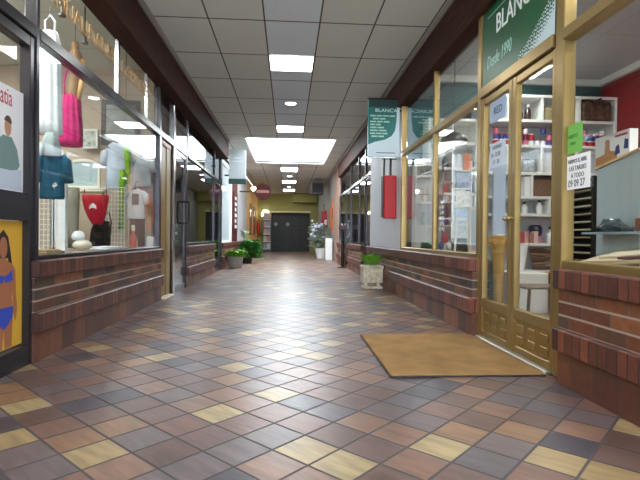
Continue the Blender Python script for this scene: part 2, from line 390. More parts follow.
# fascias, coves
def fascia(n, x0, x1, y0, y1, label):
    struct(B(x0, x1, y0, y1, 2.77, ZC-.07, .01).build(n, BEAM), label, 'fascia')
fascia('trim_1', -1.72, -1.51, YB, 12.2, 'dark brown fascia beam above the bronze shopfronts')
fascia('trim_2', 1.60, 1.80, YB, 15.5, 'dark brown fascia beam above the gold shopfronts')
struct(B(-1.72, -1.49, YB, 12.2, ZC-.07, ZC, 0).build('trim_3', COVE), 'grey cove strip between ceiling and fascia over the bronze shopfronts', 'trim')
struct(B(1.585, 1.80, YB, 15.5, ZC-.07, ZC, 0).build('trim_4', COVE), 'grey cove strip between ceiling and fascia over the gold shopfronts', 'trim')

# low brick walls with two protruding soldier courses
def brick_wall(name, side, y0, y1, label):
    s = -1 if side == 'l' else 1
    xf = 1.655 if side == 'l' else 1.60
    xb = 1.80 if side == 'l' else 1.75
    def bx(pro, z0, z1, e=0):
        a, b = s*(xf-pro), s*xb
        return min(a,b), max(a,b), y0-e, y1+e, z0, z1
    w = struct(B(*bx(0, 0, .56)).build(name, BRICK), label, 'brick wall')
    B(*bx(.002, 0, .197, .002)).build('plinth_course', PLINTH, w)
    B(*bx(.035, .197, .33, .012), bev=.008).build('ledge', SOLD, w)
    B(*bx(.035, .56, .675, .012), bev=.008).build('sill_course', SOLD, w)
    return w
brick_wall('wall_left', 'l', 3.262, 6.42, 'low brick wall under the clothes shop window')
brick_wall('wall_left', 'l', 8.0, 11.0, 'low brick wall between the two dark glass doors with pull handles')
brick_wall('wall_left', 'l', 12.2, 26.9, 'low brick wall behind the green potted plants and ochre wall')
brick_wall('wall_right', 'r', .6, 2.735, 'low brick wall under the shop window beside the gold doors, on the camera side')
brick_wall('wall_right', 'r', 4.075, 9.60, 'low brick wall running from the gold doors past the white wall')
brick_wall('wall_right', 'r', 10.30, 12.72, 'low brick wall under the dark shop window beyond the white wall')
brick_wall('wall_right', 'r', 13.75, 15.5, 'short low brick wall beside the pinkish pier')
brick_wall('wall_left', 'l', YB, 2.2, 'low brick wall on the camera side of the poster door')

# ------------------------------------------------------------------ left shops: interior
LX = -4.3
def wall(n, b, m, label): return struct(B(*b).build(n, m), label, 'wall')
wall('wall_left', (LX-.1, LX, YB, 6.55, 0, 3.02), SHOPW, 'beige back wall of the clothes shop')
wall('wall_left', (LX, -1.72, 6.45, 6.55, 0, 3.02), SHOPW, 'beige end wall of the clothes shop behind the hanging tops')
wall('wall_left', (LX, -1.72, 1.9, 2.0, 0, 3.02), SHOPW, 'beige partition wall of the clothes shop beside the poster door')
struct(B(LX, -1.72, 2.0, 6.45, 3.02, 3.1).build('ceiling', SHOPC), 'white ceiling inside the clothes shop', 'ceiling')
wall('wall_left', (-1.80, -1.70, YB, 2.2, .675, ZC), CREAM, 'cream wall above the brick on the camera side of the poster door')
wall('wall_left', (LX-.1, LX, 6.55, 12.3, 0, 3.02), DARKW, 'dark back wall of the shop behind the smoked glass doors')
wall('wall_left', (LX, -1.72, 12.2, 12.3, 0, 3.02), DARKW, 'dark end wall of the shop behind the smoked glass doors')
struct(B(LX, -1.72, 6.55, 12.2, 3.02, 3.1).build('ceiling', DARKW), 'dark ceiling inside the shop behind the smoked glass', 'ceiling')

# shopfront on the left: one long frame with posts and transom
GXL = -1.69
def lpost(o, y0, y1, z0, z1, m=BRONZE, nm='post'): B(GXL-.05, GXL+.03, y0, y1, z0, z1, .005).build(nm, m, o)
w = thing('window_2', 'clothes shop display window with bronze frame and gold lettering', 'shop window', (GXL, 4.85, .68), None, 'structure')
lpost(w, 3.282, 3.325, 0.0, 2.80); lpost(w, 6.33, 6.41, .68, 2.80)
lpost(w, 3.325, 6.33, .675, .705, nm='bottom_rail'); B(GXL-.05, GXL+.035, 3.325, 7.10, 2.14, 2.22, .005).build('transom', BRONZE, w)
B(GXL-.02, GXL+.02, 4.83, 4.875, 2.22, 2.80, .004).build('mullion', CHROME, w); B(GXL-.02, GXL+.015, 5.82, 5.845, 2.22, 2.80, .004).build('mullion', CHROME, w)
B(GXL-.006, GXL, 3.325, 6.33, .705, 2.14).build('pane', GLASS, w)
for a, b in ((3.325, 4.83), (4.875, 5.82), (5.845, 6.33), (6.41, 7.10)): B(GXL-.006, GXL, a, b, 2.22, 2.80).build('pane', GLASS, w)
text('lettering', 'MANUALIDADES', .185, GLET, w, (GXL+.002, 3.33, 2.50), LR, UP, .005, 1.04)
text('lettering', 'LABORES', .185, GLET, w, (GXL+.002, 4.98, 2.49), LR, UP, .005, 1.28)

# poster door
d = thing('door_1', 'bronze framed glass door carrying a white poster above a yellow poster', 'door', (GXL, 2.78, 0), None, 'structure')
for y0, y1 in ((2.22, 2.275), (3.225, 3.278)): B(GXL-.05, GXL+.02, y0, y1, 0, 2.13, .005).build('stile', BRONZE, d)
for z0, z1, n in ((0, .135, 'bottom_rail'), (.935, 1.11, 'middle_rail'), (2.06, 2.13, 'top_rail')): B(GXL-.05, GXL+.02, 2.275, 3.225, z0, z1, .005).build(n, BRONZE, d)
B(GXL-.03, GXL-.024, 2.275, 3.225, .135, .935).build('pane', GLASS, d); B(GXL-.03, GXL-.024, 2.275, 3.225, 1.11, 2.06).build('pane', GLASS, d)
B(GXL-.05, GXL+.03, 2.2, 3.28, 2.14, 2.22, .005).build('transom', BRONZE, d); B(GXL-.02, GXL-.014, 2.2, 3.28, 2.22, 2.80).build('fanlight', GLASS, d)
B(GXL-.05, GXL+.03, 2.2, 2.22, 0, 2.80).build('jamb', BRONZE, d)
def ell(cy, cz, ry, rz, n=20, a0=0, a1=2*PI): return [(cy+ry*math.cos(a0+(a1-a0)*k/n), cz+rz*math.sin(a0+(a1-a0)*k/n)) for k in range(n)]
SKIN = mat('printed_skin', (.74,.56,.44), .6); TAN = mat('printed_tan', (.66,.42,.28), .6); HAIR = mat('printed_hair', (.14,.09,.07), .6)
PX = GXL-.022
p = thing('poster', 'white poster with red lettering above a child in grey knitwear, on the door glass', 'poster', (PX, 2.76, 1.115))
B(PX, PX+.002, 2.29, 3.22, 1.113, 1.752).build('sheet', PAPER, p)
text('lettering', 'katia', .15, RED, p, (PX+.003, 2.925, 1.635), LR, UP, .001, .60)
m = MB(); m.plate_x(ell(3.05, 1.50, .035, .055), PX+.002, .001); m.build('face', SKIN, p)
m = MB(); m.plate_x(ell(3.05, 1.525, .04, .045, 14, 0, PI), PX+.003, .001); m.build('hair', mat('printed_brown_hair', (.35,.24,.18), .6), p)
m = MB(); m.plate_x([(2.86,1.33),(2.94,1.40),(3.0,1.445),(3.09,1.445),(3.15,1.38),(3.18,1.28),(3.14,1.24),(2.90,1.24)], PX+.002, .001); m.build('jumper', mat('printed_jumper', (.45,.56,.56), .6), p)
m = MB(); m.plate_x([(2.30,1.20),(2.6,1.27),(2.84,1.24),(3.08,1.24),(3.2,1.26),(3.2,1.125),(2.30,1.125)], PX+.002, .0015); m.build('blanket', mat('printed_blanket', (.78,.82,.88), .6), p)
m = MB(); m.plate_x([(2.40,1.33),(2.72,1.35),(2.80,1.30),(2.72,1.26),(2.42,1.25)], PX+.002, .0012); m.build('arm', SKIN, p)
p = thing('poster', 'yellow poster of a dark haired woman in a blue bikini, low on the door glass', 'poster', (PX, 2.76, .143))
B(PX, PX+.002, 2.29, 3.215, .145, .93).build('sheet', mat('printed_yellow', (.85,.66,.22), .6), p)
body = [(2.93,.15),(2.94,.24),(2.925,.36),(2.955,.46),(2.93,.56),(2.88,.62),(2.90,.66),(2.97,.685),(2.99,.70),(3.03,.70),(3.05,.685),(3.11,.66),(3.14,.62),(3.145,.50),(3.16,.38),(3.145,.30),(3.115,.36),(3.11,.46),(3.095,.48),(3.115,.36),(3.105,.24),(3.10,.15),(3.03,.15),(3.02,.27),(3.0,.15)]
m = MB(); m.plate_x([(2.89,.60),(2.92,.72),(2.95,.83),(3.01,.875),(3.06,.83),(3.09,.72),(3.11,.62),(3.07,.59),(3.06,.70),(2.97,.70),(2.96,.60)], PX+.002, .0008); m.build('hair', HAIR, p)
m = MB(); m.plate_x(body, PX+.002, .001); m.build('figure', TAN, p)
m = MB(); m.plate_x(ell(3.01, .765, .04, .065), PX+.002, .0015); m.build('face', TAN, p)
BIK = mat('printed_blue', (.20,.30,.72), .6)
m = MB(); m.plate_x([(2.94,.63),(2.93,.56),(3.0,.55),(3.02,.58),(3.04,.55),(3.11,.56),(3.10,.63),(3.06,.60),(3.02,.59),(2.98,.60)], PX+.003, .001); m.build('bikini_top', BIK, p)
m = MB(); m.plate_x([(2.925,.40),(3.115,.40),(3.11,.33),(3.03,.27),(3.01,.27),(2.93,.33)], PX+.003, .001); m.build('bikini_bottom', BIK, p)
text('lettering', 'o', .22, PAPER, p, (PX+.004, 2.83, .44), LR, UP, .001)

# wood panel beside the clothes window, with pale threshold
d = thing('door_2', 'golden brown wooden door panel between clothes window and smoked glass door', 'door', (-1.76, 6.75, 0), None, 'structure')
WOODG = wood_mat('golden_wood', (.52,.42,.20), (.64,.53,.28)); WOODR = wood_mat('red_wood', (.56,.36,.24), (.66,.44,.30))
B(-1.80, -1.69, 6.44, 6.58, 0, 2.12, .01).build('stile', WOODR, d); B(-1.80, -1.70, 6.58, 6.80, 0, 2.12, .008).build('panel', WOODG, d)
B(-1.80, -1.69, 6.80, 7.02, 0, 2.12, .01).build('stile', WOODG, d); B(-1.80, -1.68, 6.44, 7.02, 2.06, 2.135, .01).build('head_rail', WOODR, d)
struct(B(-1.80, -1.60, 6.425, 6.95, 0, .02, .005).build('trim_5', mat('pale_stone', (.86,.83,.76), .5)), 'pale stone threshold at the foot of the golden wood panel', 'threshold')
struct(B(-1.74, -1.715, 6.412, 6.44, 0.0, 2.14).build('trim_6', OFFW), 'narrow cream jamb strip beside the golden wood panel', 'trim')

# smoked glass shopfront
def pull(parent, x, y, z0, z1, s):
    m = MB(); m.tube([(x, y, z0), (x+s*.085, y, z0+.002), (x+s*.095, y, z0+.03), (x+s*.095, y, z1-.03), (x+s*.085, y, z1-.002), (x, y, z1)], .014, 10)
    m.build('pull_handle', BLACK, parent, True)
def glass_leaf(n, y0, y1, gx, s, label, gm=DGLASS, zt=2.13, handle=None, hz=(1.05, 1.39)):
    d = thing(n, label, 'door', (gx, (y0+y1)/2, 0), None, 'structure')
    x0, x1 = min(gx-.02, gx+.02), max(gx-.02, gx+.02)
    for a, b in ((y0, y0+.05), (y1-.05, y1)): B(x0, x1, a, b, 0.005, zt, .004).build('stile', BRONZE, d)
    B(x0, x1, y0+.05, y1-.05, 0.005, .09, .004).build('bottom_rail', BRONZE, d); B(x0, x1, y0+.05, y1-.05, zt-.06, zt, .004).build('top_rail', BRONZE, d)
    B(gx-.004, gx+.004, y0+.05, y1-.05, .09, zt-.06).build('pane', gm, d)
    if handle: pull(d, gx, handle, hz[0], hz[1], s)
    return d
glass_leaf('door_3', 7.20, 7.95, GXL, 1, 'smoked glass door with black pull handle next to the golden wood panel', handle=7.86)
glass_leaf('door_4', 11.02, 11.93, GXL, 1, 'smoked glass door with black pull handle beside the round concrete planter', handle=11.10, hz=(1.06, 1.43))
w = thing('window_3', 'smoked glass shop window between two dark doors', 'shop window', (GXL, 9.5, .68), None, 'structure')
lpost(w, 7.10, 7.19, 0, 2.80, CHROME); lpost(w, 7.955, 8.02, 0, 2.14); B(GXL-.02, GXL+.02, 8.12, 8.15, 2.22, 2.80).build('mullion', CHROME, w)
lpost(w, 10.97, 11.01, .675, 2.80); lpost(w, 11.94, 12.2, 0, 2.80); lpost(w, 8.02, 10.97, .675, .73, nm='bottom_rail')
B(GXL-.05, GXL+.035, 7.19, 11.94, 2.14, 2.20, .005).build('transom', BRONZE, w)
B(GXL-.004, GXL+.004, 8.02, 10.97, .73, 2.14).build('pane', DGLASS, w)
for a, b in ((7.19, 8.12), (8.15, 10.97), (11.01, 11.94)): B(GXL-.004, GXL+.004, a, b, 2.20, 2.80).build('pane', DGLASS, w)
for y in (8.13, 9.6, 10.99):
    for z in (2.17, 2.42): MB().cyl((GXL+.03, y, z), (GXL+.05, y, z), .022).build('glass_clamp', CHROME, w)

# far left wall
wall('wall_left', (-1.80, -1.71, 14.65, 16.3, .675, ZC), DRED, 'dark red wall pier with white marks past the smoked glass')
w = thing('window_4', 'pale frosted shop window behind the hanging white sign', 'shop window', (-1.74, 13.4, .68), None, 'structure')
B(-1.75, -1.74, 12.28, 14.6, .72, 2.75).build('pane', PALE, w)
m = MB(); m.box(-1.78, -1.70, 12.2, 12.28, .675, 2.8).box(-1.78, -1.70, 14.58, 14.65, .675, 2.8).box(-1.78, -1.70, 12.2, 14.65, .675, .72).box(-1.78, -1.70, 12.2, 14.65, 2.75, ZC)
m.build('window_frame', WHITE, w)
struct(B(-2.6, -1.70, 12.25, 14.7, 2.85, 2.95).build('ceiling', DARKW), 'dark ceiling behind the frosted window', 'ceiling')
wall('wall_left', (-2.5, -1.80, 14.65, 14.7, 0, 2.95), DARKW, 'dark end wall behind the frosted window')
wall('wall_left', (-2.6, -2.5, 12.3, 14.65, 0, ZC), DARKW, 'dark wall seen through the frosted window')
mk = thing('sign', 'narrow dark red board with white marks between frosted window and white wall', 'sign', (-1.70, 15.5, 1.0))
B(-1.708, -1.68, 15.0, 16.1, 1.0, 2.25, .005).build('board', DRED, mk)
m = MB()
for k in range(6): m.box(-1.681, -1.676, 15.3, 15.85-.15*(k%2), 1.1+k*.18, 1.2+k*.18)
m.build('white_mark', SIGNW, mk)
wall('wall_left', (-1.80, -1.71, 16.3, 19.9, .675, ZC), WHITEW, 'white wall between dark red pier and ochre wall')
wall('wall_left', (-1.80, -1.71, 19.9, YE, .675, ZC), YELLOW, 'ochre yellow wall near the far end of the arcade')
for i, (y0, y1) in enumerate(((21.4, 22.5), (23.7, 25.0))):
    w = thing('window_%d' % (5+i), ('dark narrow window in the ochre wall, nearer the white wall', 'dark narrow window in the ochre wall, nearer the end wall')[i], 'window', (-1.70, (y0+y1)/2, .9), None, 'structure')
    m = MB(); m.box(-1.709, -1.68, y0, y0+.08, .9, 2.3).box(-1.709, -1.68, y1-.08, y1, .9, 2.3).box(-1.709, -1.68, y0, y1, 2.22, 2.3).box(-1.709, -1.68, y0, y1, .9, .98).build('window_frame', WOODR, w)
    B(-1.709, -1.70, y0+.08, y1-.08, .98, 2.22).build('pane', mat('dark_pane', (.15,.10,.08), .1), w)

# ------------------------------------------------------------------ far end
m = MB(); m.box(-1.80, 1.78, YE, YE+.2, 2.28, ZC).box(-1.80, -.95, YE, YE+.2, 0, 2.28).box(1.22, 1.78, YE, YE+.2, 0, 2.28)
struct(m.build('wall_far', OLIVE), 'olive yellow wall above the dark gate closing the arcade', 'wall')
struct(B(-.97, 1.24, YE-.05, YE+.22, 2.18, 2.28, .01).build('trim_7', mat('pale_lintel', (.80,.76,.55), .5)), 'pale lintel over the dark gate', 'lintel')
struct(B(.25, 1.6, YE-.5, YE, 2.75, ZC).build('wall_far', OLIVE), 'olive boxed-in bulkhead high on the end wall', 'bulkhead')
g = thing('door_5', 'dark grey glazed gate closing the far end of the arcade', 'gate', (.13, YE+.3, 0), None, 'structure')
for x in (-.93, -.55, .2, .7, 1.17): B(x-.03, x+.03, YE+.26, YE+.32, 0, 2.18).build('gate_post', DARK, g)
for z in (.03, .62, 1.45, 2.14): B(-.95, 1.22, YE+.27, YE+.31, z-.03, z+.03).build('gate_rail', DARK, g)
B(-.95, 1.22, YE+.285, YE+.295, 0, 2.18).build('infill', stripe_mat('gate_slats', (.20,.21,.22), (.14,.15,.16), 'Z', .08), g)
B(-.95, 1.22, YE+.30, YE+.32, 0, .6).build('lower_panel', mat('gate_panel', (.17,.15,.14), .4), g)
wall('wall_far', (-1.9, -1.7, YE+.2, YE+1.5, 0, ZC), DARKW, 'dark side wall behind the gate on the ochre wall side')
wall('wall_far', (1.78, 1.9, YE+.2, YE+1.5, 0, ZC), DARKW, 'dark side wall behind the gate on the grey wall side')
wall('wall_far', (-1.8, 1.8, YE+1.4, YE+1.5, 0, ZC), DARKW, 'dark wall behind the gate')
for x, nm in ((-.70, 'small white round notice on the gate, beside the magazine rack'), (-.03, 'small white round notice on the gate, nearer its middle')):
    m = MB(); m.cyl((x, YE+.25, 1.54), (x, YE+.256, 1.54), .11, seg=20); tag(m.build('notice', GREYW), nm, 'notice', 'round notices on the gate')

# ------------------------------------------------------------------ right shops: shell
wall('wall_right', (1.65, 1.75, 6.99, 9.60, .675, ZC), WHITEW, 'white wall with the red box, above the brick base')
wall('wall_right', (1.75, 5.2, 7.0, 7.1, 0, ZC), TEALW, 'teal end wall of the shop behind the white shelves')
wall('wall_right', (4.72, 4.82, YB, 7.0, 0, ZC), REDW, 'red back wall of the shop')
wall('wall_right', (1.72, 4.72, .4, .5, 0, ZC), WHITEW, 'white partition of the shop on the camera side')
struct(B(1.78, 4.72, .5, 7.0, ZC, ZC+.05).build('ceiling', mat('shop_ceiling_grey', (.74,.76,.78), .7)), 'plain pale ceiling inside the shop behind the gold doors', 'ceiling')
struct(MB().box(1.80, 4.72, 6.93, 7.0, ZC-.09, ZC).box(4.65, 4.72, .5, 6.93, ZC-.09, ZC).build('trim_8', WHITE), 'white cornice round the ceiling of the shop behind the gold doors', 'cornice')
wall('wall_right', (1.65, 1.75, YB, .6, 0, ZC), WHITEW, 'white wall on the camera side of the shop window')
wall('wall_right', (1.65, 1.80, 15.5, 17.2, 0, ZC), PINKW, 'pinkish pier beyond the dark shop window')
wall('wall_right', (1.65, 1.80, 17.2, YE, 0, ZC), GREYW, 'grey wall near the far end of the arcade')
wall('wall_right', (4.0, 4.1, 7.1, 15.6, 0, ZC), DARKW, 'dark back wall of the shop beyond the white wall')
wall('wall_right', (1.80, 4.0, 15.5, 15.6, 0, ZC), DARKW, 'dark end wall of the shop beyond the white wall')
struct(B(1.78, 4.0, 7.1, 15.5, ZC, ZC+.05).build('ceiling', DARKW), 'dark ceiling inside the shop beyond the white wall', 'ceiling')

# gold shopfront
GXR = 1.68
def gbar(o, y0, y1, z0, z1, nm, x0=-.03, x1=.05, m=GOLD): B(GXR+x0, GXR+x1, y0, y1, z0, z1, .006).build(nm, m, o)
w = thing('window_7', 'gold framed shop window between white wall and gold doors', 'shop window', (GXR, 5.5, .68), None, 'structure')
gbar(w, 6.93, 6.985, .675, 2.80, 'post'); gbar(w, 4.05, 4.13, 0, 2.80, 'post'); gbar(w, 5.43, 5.475, .70, 2.80, 'mullion', -.015)
gbar(w, 4.13, 6.93, .66, .715, 'bottom_rail'); gbar(w, 4.13, 6.93, 2.05, 2.12, 'transom')
for a, b in ((4.13, 5.43), (5.475, 6.93)):
    B(GXR+.005, GXR+.011, a, b, .715, 2.05).build('pane', GLASS, w); B(GXR+.005, GXR+.011, a, b, 2.12, 2.80).build('pane', GLASS, w)
w = thing('window_8', 'gold framed shop window on the camera side of the gold doors', 'shop window', (GXR, 1.8, .68), None, 'structure')
gbar(w, 2.80, 2.895, 0, 2.80, 'post'); gbar(w, .6, .66, .675, 2.80, 'post'); gbar(w, .66, 2.80, .66, .72, 'bottom_rail'); gbar(w, .66, 2.80, 2.05, 2.12, 'transom', -.045)
B(GXR+.005, GXR+.011, .66, 2.80, .72, 2.05).build('pane', GLASS, w); B(GXR+.005, GXR+.011, .66, 2.80, 2.12, 2.80).build('pane', GLASS, w)
struct(B(GXR-.045, GXR+.05, 2.91, 4.05, 2.05, 2.135, .006).build('trim_9', GOLD), 'gold transom bar over the double doors', 'transom')
struct(B(GXR-.06, GXR+.05, 2.91, 4.05, 0, .018, .004).build('trim_10', mat('metal_threshold', (.80,.78,.72), .35, .6)), 'pale metal threshold under the gold doors', 'threshold')
def gold_leaf(n, y0, y1, label, hy, s0=.06, s1=.06):
    d = thing(n, label, 'door', (GXR, (y0+y1)/2, .02), None, 'structure')
    a, b = y0+s0, y1-s1
    gbar(d, y0, a, .02, 2.045, 'stile', -.025, .025); gbar(d, b, y1, .02, 2.045, 'stile', -.025, .025)
    gbar(d, a, b, 1.985, 2.045, 'top_rail', -.02, .02); gbar(d, a, b, .26, .34, 'middle_rail', -.02, .02); gbar(d, a, b, .02, .07, 'bottom_rail', -.02, .02)
    B(GXR-.003, GXR+.003, a, b, .34, 1.985).build('pane', GLASS, d)
    k = B(GXR-.006, GXR+.006, a, b, .07, .26).build('kick_panel', GOLDP, d)
    wd = (b-a)/3
    m = MB()
    for i in range(3):
        for zz in (.092, .175): m.box(GXR-.018, GXR-.006, a+wd*i+wd*.2, a+wd*(i+1)-wd*.2, zz, zz+.06, .008)
    m.build('embossing', GOLDP, k)
    m = MB(); m.cyl((GXR-.025, hy, 1.0), (GXR-.05, hy, 1.0), .009).ball((GXR-.055, hy, 1.0), .016); m.build('door_knob', GOLD, d, True)
gold_leaf('door_6', 3.485, 4.045, 'gold framed glass door leaf next to the long window, wooden pedestal behind it', 3.515, .05, .045)
gold_leaf('door_7', 2.90, 3.475, 'gold framed glass door leaf next to the wide gold post, white shelves behind it', 3.445, .035, .055)
# sign board over the doors
s = thing('shop_sign', 'dark green shop sign with white lettering over the gold doors', 'sign', (GXR, 3.5, 2.14))
B(GXR-.02, GXR+.02, 2.913, 4.047, 2.137, 2.80).build('board', GREENS, s)
SXF = GXR-.022
text('lettering', 'BLANCA', .215, SIGNW, s, (SXF, 3.785, 2.505), RR, UP, .004, .82)
text('lettering', 'Desde 1990', .15, MINT, s, (SXF, 3.95, 2.265), RR, UP, .003, .60, shear=.2)
m = MB()
m.box(SXF-.002, SXF, 3.30, 3.94, 2.690, 2.698)
m.build('rule', MINT, s)
curve = [(3.385, 2.137), (3.282, 2.165), (3.214, 2.200), (3.135, 2.242), (3.059, 2.284), (2.988, 2.330), (2.915, 2.385)]
MB().plate_x(curve+[(2.915, 2.138)], SXF-.001, .002).build('swoosh', SWOOSH, s)
def dots(offs, r0, nm, m_):
    m = MB()
    for q, off in enumerate(offs):
        for k in range(24):
            t = k/23*(len(curve)-1); a = min(int(t), len(curve)-2); f = t-a
            yy = curve[a][0]*(1-f)+curve[a+1][0]*f; zz = curve[a][1]*(1-f)+curve[a+1][1]*f + off + (.006 if k % 2 else 0)
            if 2.925 < yy < 4.0 and zz > 2.15: m.cyl((SXF-.0012, yy, zz), (SXF-.003, yy, zz), r0*(1-.22*q), seg=8)
    return m.build(nm, m_, s)
dots((-.018, -.044, -.068), .0085, 'green_halftone', GREENS)
dots((.018, .042), .0075, 'pale_halftone', SWOOSH)

# dark shop beyond the white wall
w = thing('window_9', 'dark shop window beyond the white wall, over low brick', 'shop window', (GXR, 11.5, .68), None, 'structure')
def rpost(o, y0, y1, z0, z1, m=BRONZE, nm='post'): B(GXR-.03, GXR+.05, y0, y1, z0, z1, .005).build(nm, m, o)
rpost(w, 10.27, 10.33, .675, 2.80); rpost(w, 11.25, 11.30, .7, 2.80); rpost(w, 12.68, 12.75, 0, 2.80); rpost(w, 10.33, 12.68, .675, .73, nm='bottom_rail')
rpost(w, 9.60, 15.5, 2.12, 2.19, CHROME, 'transom')
for a, b in ((10.33, 11.25), (11.30, 12.68)): B(GXR-.004, GXR+.004, a, b, .73, 2.12).build('pane', DGLASS, w)
for a, b in ((9.60, 11.25), (11.30, 12.68), (12.75, 15.5)): B(GXR-.004, GXR+.004, a, b, 2.19, 2.80).build('pane', DGLASS, w)
for y in (11.27, 12.7, 13.75):
    for z in (2.3, 2.6): MB().cyl((GXR-.03, y, z), (GXR-.05, y, z), .025).build('glass_clamp', CHROME, w)
glass_leaf('door_8', 9.62, 10.26, GXR, -1, 'dark glass door right beside the white wall', zt=2.11)
glass_leaf('door_9', 12.76, 13.72, GXR, -1, 'dark glass door behind the black floor stand', zt=2.11, handle=13.6)
w = thing('window_10', 'dark shop window next to the pinkish pier', 'shop window', (GXR, 14.6, .68), None, 'structure')
rpost(w, 13.73, 13.79, .675, 2.12); rpost(w, 15.44, 15.5, .675, 2.12); rpost(w, 13.79, 15.44, .675, .73, nm='bottom_rail')
B(GXR-.004, GXR+.004, 13.79, 15.44, .73, 2.12).build('pane', DGLASS, w)

# ------------------------------------------------------------------ ceiling lights
def panel(y, label, d=.6, first=[None]):
    t = thing('ceiling_light', label, 'ceiling light', (.026, y, ZC), 'square light panels along the ceiling')
    x0, x1 = -.274, .326
    m = MB(); m.box(x0, x0+.012, y-d/2, y+d/2, ZC-.012, ZC).box(x1-.012, x1, y-d/2, y+d/2, ZC-.012, ZC).box(x0, x1, y-d/2, y-d/2+.012, ZC-.012, ZC).box(x0, x1, y+d/2-.012, y+d/2, ZC-.012, ZC)
    m.build('frame', WHITE, t); B(x0+.012, x1-.012, y-d/2+.012, y+d/2-.012, ZC-.010, ZC-.002).build('diffuser', PANEL, t)
panel(2.6, 'square white light panel above the camera, just out of the picture')
panel(6.67, 'square white light panel nearest in the ceiling strip, largest in view')
panel(10.73, 'square white light panel just before the skylight')
panel(17.2, 'square white light panel first beyond the skylight', 1.0)
panel(21.1, 'square white light panel second beyond the skylight', 1.0)
panel(24.9, 'square white light panel third beyond the skylight, over the far end', 1.0)
dl = None
for y, lb in ((4.72, 'round downlight at the top edge, between the camera and the largest light panel'), (8.66, 'round downlight between the two light panels before the skylight'),
              (19.1, 'round downlight first beyond the skylight'), (23.1, 'round downlight second beyond the skylight')):
    if dl is None:
        dl = thing('downlight', lb, 'downlight', (.026, y, ZC), 'round downlights along the ceiling')
        m = MB(); m.lathe([(.09,0),(.12,0),(.12,-.012),(.10,-.02),(.09,-.012)], (.026, y, ZC)); m.build('ring', WHITE, dl, True)
        MB().cyl((.026, y, ZC-.012), (.026, y, ZC-.002), .09, seg=24).build('lens', SPOT, dl)
    else: dup(dl, (.026, y, ZC), lb)

# lamps added inside the shops, out of view, to brighten the interiors
def added_panel(x, y, z, label, sx=.6, sy=.6, m=ADDEDL):
    t = thing('ceiling_light', label, 'ceiling light', (x, y, z), 'added light panels inside the shops')
    B(x-sx-.02, x+sx+.02, y-sy-.02, y+sy+.02, z-.02, z).build('housing', WHITE, t)
    B(x-sx, x+sx, y-sy, y+sy, z-.03, z-.021).build('diffuser', m, t)
added_panel(-2.35, 3.75, 3.02, 'added unseen light panel in the clothes shop ceiling over the long white dress', .3, .4)
added_panel(-3.3, 4.6, 3.02, 'added unseen light panel in the clothes shop ceiling, deep in the shop', .3, .5)
added_panel(-2.6, 2.6, 3.02, 'added unseen light panel in the clothes shop ceiling behind the poster door', .3, .4)
ADDEDB = emis('added_panel_bright', (.97, 1, .98), 24)  # stronger glow for the added lamps kept behind the sign board
added_panel(2.4, 5.0, ZC, 'added hidden light panel in the shop ceiling over the yellow pedestal', .17, .2, ADDEDB)
added_panel(3.08, 6.25, ZC, 'added hidden light panel in the shop ceiling just before the white shelving', .15, .2, ADDEDB)
added_panel(3.6, 3.3, ZC, 'added unseen light panel in the shop ceiling behind the gold doors, deep in the shop', .35, .35)
added_panel(2.6, 2.0, ZC, 'added unseen light panel in the shop ceiling behind the gold doors, on the camera side', .3, .4)

# ------------------------------------------------------------------ hanging signs and boxes
s = thing('hanging_sign', 'teal projecting shop sign with white list of words, on the gold window post', 'sign', (1.40, 7.0, 2.03))
X0, X1, YS = 1.155, 1.625, 7.0
B(X0, X1, YS-.02, YS+.02, 2.03, 2.89, .004).build('board', TEALS, s)
B(X0-.008, X1+.008, YS-.024, YS+.024, 2.87, 2.895).build('frame_edge', BRONZE, s); B(X0-.008, X1+.03, YS-.024, YS+.024, 2.015, 2.035).build('frame_edge', CHROME, s)
FY = YS-.022
m = MB(); m.plate_y([(X0+.005,2.76),(X1-.005,2.76),(X1-.005,2.868),(X0+.005,2.868)], FY, .002); m.build('top_band', DGREEN, s)
sw = [(X0+.003, 2.04), (X0+.003, 2.21), (X0+.10, 2.25), (X0+.25, 2.285), (X0+.35, 2.34), (X0+.40, 2.42), (X0+.42, 2.56), (X0+.425, 2.76), (X1-.003, 2.76), (X1-.003, 2.04)]
m = MB(); m.plate_y(sw, FY, .002); m.build('swoosh', SWOOSH, s)
text('lettering', 'BLANCA', .068, SIGNW, s, (X0+.10, FY-.001, 2.69), FX, UP, .002, 1.25)
for k, (wd, st) in enumerate(((.38, 0), (.20, .04), (.30, 0), (.17, 0), (.22, 0), (.26, 0), (.27, 0), (.2, .02))):
    z = 2.635 - k*.043
    m = MB(); n = max(2, int(wd/.09)); x = X0+.03+st
    for i in range(n):
        ww = wd/n*.86; m.box(x, x+ww, FY-.001, FY+.001, z-.012, z+.010); x += wd/n
    m.build('word_line', MINT, s)
m = MB(); m.box(X0+.12, X0+.40, FY-.001, FY+.001, 2.085, 2.10); m.build('word_line', GREYINK, s)
B(X1-.005, 1.66, YS-.015, YS+.015, 2.70, 2.73).build('bracket', CHROME, s); B(X1-.005, 1.66, YS-.015, YS+.015, 2.10, 2.13).build('bracket', CHROME, s)
s = thing('hanging_sign', 'small red projecting box under the teal sign on the white wall', 'sign', (1.55, 7.3, 1.14))
B(1.455, 1.645, 7.24, 7.36, 1.14, 1.80, .012).build('box', RED, s); B(1.43, 1.455, 7.25, 7.35, 1.16, 1.79).build('side_edge', DARK, s)
B(1.445, 1.475, 7.28, 7.32, 1.80, 2.05).build('strap', BLACK, s); B(1.54, 1.575, 7.28, 7.32, 1.80, 2.05).build('strap', BLACK, s)
B(1.43, 1.65, 7.28, 7.32, 2.05, 2.075).build('bracket', BLACK, s)
s = thing('hanging_sign', 'small red projecting box far down the arcade above the grey-leaved plant', 'sign', (1.55, 20.5, 1.22))
